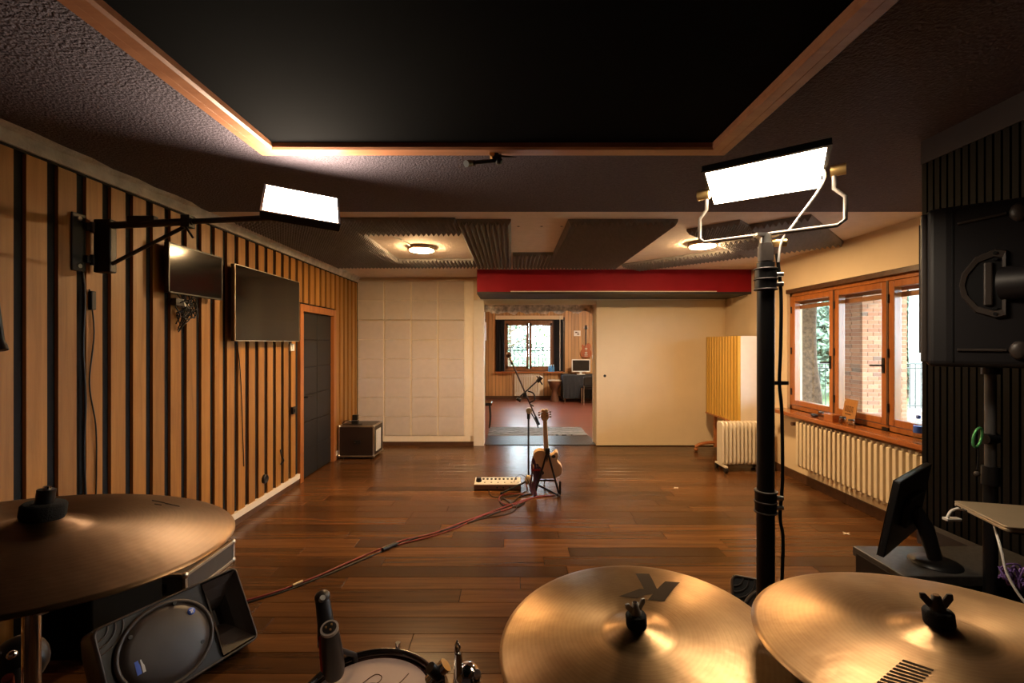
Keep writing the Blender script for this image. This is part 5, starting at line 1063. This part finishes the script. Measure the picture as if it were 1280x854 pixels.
MB().cyl(c0+Vector((-0.052, -0.01, 0.008)), c0+Vector((-0.072, -0.02, 0.035)), 0.014, n=12).build('rubber_grip', M['black'], th)
MB().cyl(c0+Vector((0.03, 0.0, -0.01)), c0+Vector((0.045, -0.02, 0.02)), 0.010, n=12).build('key_bolt', M['chrome'], th)
MB().cyl(c0+Vector((-0.07, -0.015, -0.03)), Vector((-0.215, 1.13, 0.66)), 0.009, n=12).build('arm', M['chrome'], th)
MB().lathe([(0.10, 0.0), (0.10, 0.012), (0.02, 0.02), (0.02, 0.42)], Vector((c0.x, c0.y, 0)), 20).build('floor_base', M['black'], th)

# ================================================================ LOUDSPEAKERS
A_, Ln_, Wd_ = Vector((-1.815, 1.96, 0.395)), 0.64, 0.40
ang = math.atan2(0.56, 0.27)
u = Vector((math.cos(ang), math.sin(ang), 0)); hz_ = Vector((u.y, -u.x, 0)); vv = (hz_*0.50+Vector((0, 0, -0.866))).normalized(); nn = vv.cross(u)
if nn.z < 0: nn = -nn
base = Vector((A_.x, A_.y, 0))
sw_ = thing('floor_loudspeaker', 'black wedge loudspeaker lying on its side at the lower left', 'loudspeaker', base, 0, 'floor loudspeakers')
Mw = Matrix(((u.x, vv.x, nn.x, A_.x), (u.y, vv.y, nn.y, A_.y), (u.z, vv.z, nn.z, A_.z), (0, 0, 0, 1)))     # local: x along the cabinet, y down the baffle, z outwards
L_, B_ = Ln_, Wd_
D1 = -0.32
cab = MB(Mw)
out0 = rrect(0, 0, L_, B_, 0.03, 4); out1 = rrect(0.06, 0.03, L_-0.03, B_-0.03, 0.05, 4); n_ = len(out0)
vs = [(x, y, -0.02) for x, y in out0]+[(x, y, -0.12) for x, y in out0]+[(x, y, D1) for x, y in out1]
cab.add(vs, [(i, n_+i, n_+(i+1) % n_, (i+1) % n_) for i in range(n_)]+[(n_+i, 2*n_+i, 2*n_+(i+1) % n_, n_+(i+1) % n_) for i in range(n_)], True); cab.add(vs[2*n_:], [tuple(range(n_))])
cab.build('cabinet', M['grey_plastic'], sw_)
# baffle: raised rim, woofer side plate, horn mouth
hx0_, hx1_, hy0_, hy1_ = 0.452, L_-0.018, 0.020, B_-0.020
bf = MB(Mw); ring_in = rrect(0.012, 0.012, L_-0.012, B_-0.012, 0.024, 4)
vs = [(x, y, -0.02) for x, y in out0]+[(x, y, 0.0) for x, y in rrect(0.004, 0.004, L_-0.004, B_-0.004, 0.028, 4)]+[(x, y, 0.0) for x, y in ring_in]+[(x, y, -0.014) for x, y in ring_in]
bf.add(vs, [(k*n_+i, k*n_+(i+1) % n_, (k+1)*n_+(i+1) % n_, (k+1)*n_+i) for k in range(3) for i in range(n_)], True)
bf.build('baffle_rim', M['grey_plastic'], sw_)
pl2 = MB(Mw); pl2.box((0.008, 0.008, -0.05), (hx0_, B_-0.008, -0.012)); pl2.build('woofer_plate', M['black'], sw_)
hn = MB(Mw); q0 = [(hx0_, hy0_), (hx1_, hy0_), (hx1_, hy1_), (hx0_, hy1_)]; cx_, cy_ = (hx0_+hx1_)/2+0.01, (hy0_+hy1_)/2
lev = [(1.0, 0.0), (0.80, -0.035), (0.50, -0.075), (0.28, -0.125), (0.22, -0.17)]
vs = []
for f_, z_ in lev:
    for x, y in q0: vs.append((cx_+(x-cx_)*f_, cy_+(y-cy_)*(f_ if f_ < 1 else 1), z_))
hn.add(vs, [(k*4+i, k*4+(i+1) % 4, (k+1)*4+(i+1) % 4, (k+1)*4+i) for k in range(len(lev)-1) for i in range(4)], False); hn.add(vs[-4:], [(0, 1, 2, 3)])
hn.build('horn', M['grey_plastic'], sw_)
MB(Mw).lathe([(0.20, -0.012), (0.206, 0.004), (0.200, 0.012), (0.190, 0.012), (0.184, 0.002)], (0.245, B_/2, 0), 48, sx=1.0, sy=0.90).build('woofer_surround', M['grey_plastic'], sw_)
gr = MB(Mw).lathe([(0.185, 0.0), (0.184, 0.006), (0.15, 0.016), (0.08, 0.022), (0.001, 0.024)], (0.245, B_/2, 0), 48, sx=1.0, sy=0.90).build('woofer_grille', M['grille'], sw_)
for x, y in ((0.115, 0.10), (0.31, 0.045), (0.375, 0.27)): MB(Mw).cyl((x, y, 0.006), (x, y, 0.019), 0.009, n=10).build('grille_screw', M['black'], gr)
MB(Mw).lathe([(0.017, 0.017), (0.017, 0.021), (0.001, 0.021)], (0.365, 0.115, 0), 20).build('round_badge', M['blue_label'], gr, label='round blue badge'); MB(Mw).box((0.355, 0.107, 0.021), (0.375, 0.111, 0.0218)).box((0.361, 0.112, 0.021), (0.365, 0.124, 0.0218)).box((0.367, 0.112, 0.021), (0.371, 0.124, 0.0218)).build('badge_mark', M['white_plastic'], gr)
MB(Mw).box((0.105, 0.205, 0.012), (0.122, 0.262, 0.018)).build('name_badge', M['blue_label'], gr, label='oblong blue and silver badge'); MB(Mw).box((0.126, 0.207, 0.014), (0.137, 0.262, 0.019)).build('badge_bar', M['steel'], gr)
for (ox, oy, sx_, sy_) in ((0.012, 0.012, 1, 1), (0.012, B_-0.012, 1, -1)):
    for k in range(3):
        r_ = 0.045+k*0.028; pts = [Mw @ Vector((ox+sx_*r_*math.cos(a), oy+sy_*r_*math.sin(a), -0.004)) for a in [PI/2*i/8 for i in range(9)]]
        MB().tube(pts, 0.004, 6).build('vent_rib', M['grey_plastic'], sw_)
MB(Mw).box((0.16, B_-0.005, -0.20), (0.48, B_+0.004, -0.10)).build('side_handle', M['black'], sw_)
# its twin behind the light stand
tw = copy_tree(sw_); A2 = G(914, 719, 0.385); rot2 = math.radians(-88)
tw.matrix_basis = T3((A2.x, A2.y, 0)) @ Rz(rot2); tw['label'] = 'black wedge loudspeaker half hidden behind the tall light stand'
# loudspeaker on a pole in front of the black slats
ps = thing('stand_loudspeaker', 'dark loudspeaker with side handle, high on a pole at the right', 'loudspeaker', (1.80, 1.712, 1.546))
sz0, sz1 = 1.546, 2.132; SD, SW = 0.37, 0.36
fo = Vector((1.545, 1.700, 0)); e_s = Vector((0.74, -0.672, 0)).normalized(); e_f = Vector((-e_s.y, e_s.x, 0))
Mq = Matrix(((e_s.x, e_f.x, 0, fo.x), (e_s.y, e_f.y, 0, fo.y), (0, 0, 1, 0), (0, 0, 0, 1)))   # local x along the visible side, y across the front, z up
bd_ = MB(Mq); prf = [(0.0, 0.0), (0.055, -0.004), (0.30, 0.012), (SD, 0.06), (SD, SW-0.09), (0.20, SW-0.03), (0.0, SW)]
bd_.prism(prf, T3((0, 0, sz0)), sz1-sz0); bd_.build('cabinet', M['dark_side'], ps, bevel=0.022, seg=4)
MB(Mq).box((-0.014, 0.006, sz0+0.015), (0.006, SW-0.006, sz1-0.015)).build('front_rim', M['grey_plastic'], ps, bevel=0.006)
MB(Mq).box((-0.019, 0.03, sz0+0.05), (-0.012, SW-0.03, sz1-0.05)).build('front_grille', M['grille'], ps)
MB(Mq).box((0.070, -0.006, sz0+0.02), (0.074, 0.0, sz1-0.02)).build('seam', M['black'], ps)
zm = (sz0+sz1)/2
for zz, sl in ((sz1-0.062, 0.008), (sz0+0.062, 0.0)):
    MB(Mq).cyl((0.085, -0.004, zz-sl), (0.205, 0.003, zz+sl), 0.0055, n=10).build('groove_rib', M['grey_plastic'], ps); MB(Mq).sphere((0.235, 0.002, zz+sl), 0.024, 10, (1, 0.6, 1.3)).build('corner_foot', M['grey_plastic'], ps)
Mh = Mq @ T3((0.160, 0.0, zm-0.0))
ol = [(0.045, -0.115), (0.045, 0.115), (0.02, 0.122), (-0.03, 0.10), (-0.065, 0.045), (-0.073, 0.0), (-0.065, -0.045), (-0.03, -0.10), (0.02, -0.122)]
inn = [(x*0.78, y*0.78) for x, y in ol]; n9 = len(ol)
rm_ = MB(Mh); vs = [(x, 0.004, z) for x, z in ol]+[(x*0.95, -0.010, z*0.95) for x, z in ol]+[(x, -0.008, z) for x, z in inn]+[(x*0.95, 0.004, z*0.95) for x, z in inn]
rm_.add(vs, [(k*n9+i, k*n9+(i+1) % n9, (k+1)*n9+(i+1) % n9, (k+1)*n9+i) for k in range(3) for i in range(n9)]); hr = rm_.build('handle_rim', M['grey_plastic'], ps)
MB(Mh).prism([(x, z) for x, z in inn], T3((0, 0.004, 0)) @ Matrix.Rotation(PI/2, 4, 'X'), 0.006).build('handle_recess', M['black'], ps)
MB(Mh).box((-0.010, -0.014, -0.075), (0.012, -0.003, 0.075)).build('handle_grip', M['grey_plastic'], ps, bevel=0.004)
for s in (-1, 1):
    for dz in (0.085, 0.105): MB(Mh).cyl((0.018, -0.004, s*dz), (0.018, -0.013, s*dz), 0.006, n=8).build('screw', M['black'], ps)
MB(Mh).cyl((0.04, 0.01, 0.0), (0.115, -0.025, 0.0), 0.060, 0.052, n=24).build('pole_knob', M['dark_side'], ps, bevel=0.006)
MB().cyl((1.80, 1.712, sz0-0.03), (1.80, 1.712, sz0+0.01), 0.026, n=16).build('pole_socket', M['black'], ps)
pst = thing('speaker_pole', 'slim grey and black pole under the high loudspeaker', 'speaker stand', (1.80, 1.712, 0)); q_ = lambda z: Vector((1.80, 1.712, z))
MB().cyl(q_(1.10), q_(sz0-0.028), 0.017, n=16).build('upper_tube', M['dull_grey'], pst); MB().cyl(q_(0.10), q_(1.12), 0.021, n=16).build('lower_tube', M['black'], pst); MB().cyl(q_(1.10), q_(1.17), 0.026, n=16).build('collar', M['black'], pst)
MB().cyl(q_(1.275)+Vector((0.02,0,0)), q_(1.275)+Vector((-0.035,-0.01,0)), 0.020, n=12).build('clamp_knob', M['black'], pst)
for a in (3.5, 4.7, 5.9):
    d = Vector((math.cos(a), math.sin(a), 0)); MB().tube([q_(0.30), q_(0.012)+d*0.155], 0.010, 8).build('leg', M['black'], pst)
cbn2 = thing('carabiner', 'green snap hook hanging from the speaker pole clamp', 'snap hook', (1.74, 1.69, 1.27)); cc = P(1222, 547, 1.69)
MB().tube([cc+Vector((0.022*math.cos(a)*0.7+0.008*math.sin(a), 0, 0.036*math.sin(a))) for a in [2*PI*i/20 for i in range(21)]], 0.0045, 8).build('hook', pm('green_anodised', (0.10, 0.42, 0.14), 0.3, 0.5), cbn2)
MB().tube(smooth_path([cc+Vector((0, 0, -0.036)), cc+Vector((0.003, 0, -0.07)), cc+Vector((-0.002, 0, -0.12))], 4), 0.003, 6).build('cord', M['black'], cbn2); MB().sphere(cc+Vector((-0.002, 0, -0.135)), 0.010, 6).build('cord_lock', M['grey_plastic'], cbn2)
# ================================================================ WORK PLACE AT THE RIGHT
rk = thing('rack_cabinet', 'low black cabinet with grey top under the tilted monitor', 'cabinet', (1.8, 1.75, 0))
MB().box((1.51, 1.745, 0.0), (2.14, 2.00, 0.70)).build('body', M['black'], rk, bevel=0.004); MB().box((1.50, 1.742, 0.70), (2.145, 2.005, 0.74)).build('top_board', pm('grey_speckled_top', (0.06, 0.055, 0.05), 0.4, var=0.3, scale=60), rk, bevel=0.003)
for z in (0.12, 0.34, 0.56): MB().box((1.498, 1.76, z), (1.512, 1.985, z+0.16)).build('drawer_front', M['black'], rk, bevel=0.003)
mo = thing('tilted_monitor', 'black monitor seen from behind, tilted on the low cabinet', 'monitor', (1.70, 1.86, 0.74))
tl, tr = Vector((1.50, 1.755, 1.095)), Vector((1.875, 2.03, 1.095)); bl_, br = Vector((1.440, 1.762, 0.800)), Vector((1.815, 2.037, 0.800))
nb = (tr-tl).cross(bl_-tl).normalized()
if nb.dot(Vector((0, 0, CH))-tl) < 0: nb = -nb
MB().hexa([p-nb*0.022 for p in (tl, tr, br, bl_)], [p for p in (tl, tr, br, bl_)]).build('housing', M['black'], mo, bevel=0.004)
MB().hexa([p-nb*0.0225 for p in (tl, tr, br, bl_)], [p-nb*0.024 for p in (tl, tr, br, bl_)]).build('screen', M['screen'], mo)
cm_ = (tl+tr+bl_+br)/4; ft_ = Vector((1.715, 1.845, 0.74))
MB().prism(rrect(-0.11, -0.06, 0.11, 0.06, 0.02), Matrix(((0.8, nb.x, nb.x, cm_.x), (0.59, nb.y, nb.y, cm_.y), (0, 0, nb.z, cm_.z), (0, 0, 0, 1))) if False else (T3(cm_) @ nb.to_track_quat('Z', 'Y').to_matrix().to_4x4()), 0.02).build('back_bulge', M['black'], mo, bevel=0.004)
MB().tube([cm_+nb*0.01, cm_+nb*0.05-Vector((0, 0, 0.06)), ft_+Vector((0, 0, 0.02))], [0.03, 0.028, 0.024], 12).build('neck', M['black'], mo)
MB().lathe([(0.085, 0), (0.085, 0.006), (0.03, 0.012), (0.001, 0.012)], ft_, 24).build('base', M['black'], mo)
tb = thing('laptop', 'closed beige metal laptop at the right edge', 'laptop', (1.6, 1.4, 1.09))
ax_ = Vector((0.06, 0.223, 0)).normalized(); aw = Vector((ax_.y, -ax_.x, 0)); oL = Vector((1.413, 1.300, 1.092))
TL_ = Matrix(((aw.x, ax_.x, 0, oL.x), (aw.y, ax_.y, 0, oL.y), (0, 0, 1, oL.z), (0, 0, 0, 1)))
MB().prism(rrect(0, 0, 0.325, 0.228, 0.012), TL_, 0.009).build('base', M['tan'], tb, bevel=0.002); MB().prism(rrect(0, 0, 0.325, 0.228, 0.012), TL_ @ T3((0, 0, 0.010)), 0.006).build('lid', M['tan'], tb, bevel=0.002)
MB(TL_).box((-0.002, 0.16, 0.002), (0.001, 0.18, 0.006)).box((-0.002, 0.19, 0.002), (0.001, 0.21, 0.006)).build('side_ports', M['black'], tb)
ls = thing('laptop_stand', 'black pedestal table under the beige laptop', 'laptop stand', (1.58, 1.41, 0)); lc_ = TL_ @ Vector((0.16, 0.115, 0))
MB().prism(rrect(0.03, 0.03, 0.295, 0.20, 0.01), TL_ @ T3((0, 0, -0.014)), 0.013).build('tray', M['black'], ls)
MB().cyl((lc_.x, lc_.y, 0.01), (lc_.x, lc_.y, 1.08), 0.018, n=12).cyl((lc_.x, lc_.y, 0.0), (lc_.x, lc_.y, 0.015), 0.16, n=28).build('post', M['black'], ls)
hb = thing('usb_adapter', 'small white adapter dangling from the laptop by a short cable', 'adapter', P(1202, 640, 1.48)); hbp = P(1188, 649, 1.48)
MB().cbox(P(1190, 649, 1.48), (0.048, 0.020, 0.009)).build('hub', M['white_plastic'], hb, bevel=0.002); MB().tube(smooth_path([P(1184, 648, 1.48), P(1188, 640, 1.48), P(1196, 636, 1.49), P(1204, 637, 1.49)], 5), 0.004, 8).build('cable', M['white_plastic'], hb)
MB().cbox(P(1207, 637, 1.49), (0.025, 0.012, 0.008)).build('plug', M['white_plastic'], hb)
o = MB().tube(smooth_path([TL_ @ Vector((0.03, 0.10, -0.003)), P(1252, 690, 1.33), P(1260, 720, 1.31), P(1280, 752, 1.28), P(1300, 770, 1.26)], 6), 0.0035, 8).build('charging_cable', M['white_plastic']); tag(o, 'thin pale charging cable hanging below the laptop', 'cable')
rg = random.Random(31); vc = thing('violet_cables', 'tangle of violet cables under the laptop at the right edge', 'cables', P(1265, 725, 1.55))
for k in range(7):
    pts = [P(1248+rg.uniform(0, 6), 706+rg.uniform(0, 18), 1.55)]+[P(1252+j*9+rg.uniform(-3, 3), 704+rg.uniform(0, 34), 1.55+rg.uniform(-0.03, 0.03)) for j in range(1, 6)]
    MB().tube(smooth_path(pts, 5), 0.003, 6).build('cable', M['purple_cable'], vc)
o = MB().box((2.10, 2.012, 0.60), (2.158, 2.36, 0.70)).build('cable_duct', M['grey_band']); tag(o, 'grey cable duct along the foot of the black slats', 'cable duct')
# amplifier cabinet at the lower left
am = thing('amplifier_cabinet', 'black amplifier cabinet half hidden under the leftmost cymbal', 'amplifier', (-2.30, 2.5, 0))
MB().box((-2.465, 2.33, 0.02), (-2.150, 2.80, 0.46)).build('cabinet', M['tolex'], am, bevel=0.008); MB().box((-2.44, 2.322, 0.05), (-2.175, 2.332, 0.43)).build('grille_cloth', M['black_fabric'], am)
for xx in (-2.44, -2.18):
    for yy in (2.36, 2.77): MB().cyl((xx, yy, 0), (xx, yy, 0.025), 0.015, n=8).build('foot', M['black'], am)
hw_ = thing('drum_clamp', 'black drum hardware clamp with shiny bolts at the lower left corner', 'drum hardware', P(25, 830, 0.75)); k0 = P(25, 826, 0.75)
MB().sphere(k0, 0.040, 10, (1, 0.8, 1)).cyl(k0+Vector((0, 0, -0.03)), Vector((k0.x, k0.y, 0.0)), 0.012, n=12).build('body', M['black'], hw_)
MB().cyl(k0+Vector((0.02, -0.02, 0)), k0+Vector((0.045, -0.04, -0.05)), 0.016, n=12).build('arm', M['black'], hw_)
for dx, dz in ((-0.025, 0.03), (0.02, 0.03), (-0.02, -0.02), (0.01, -0.045)): MB().sphere(k0+Vector((dx, -0.03, dz)), 0.007, 6).build('bolt', M['chrome'], hw_)
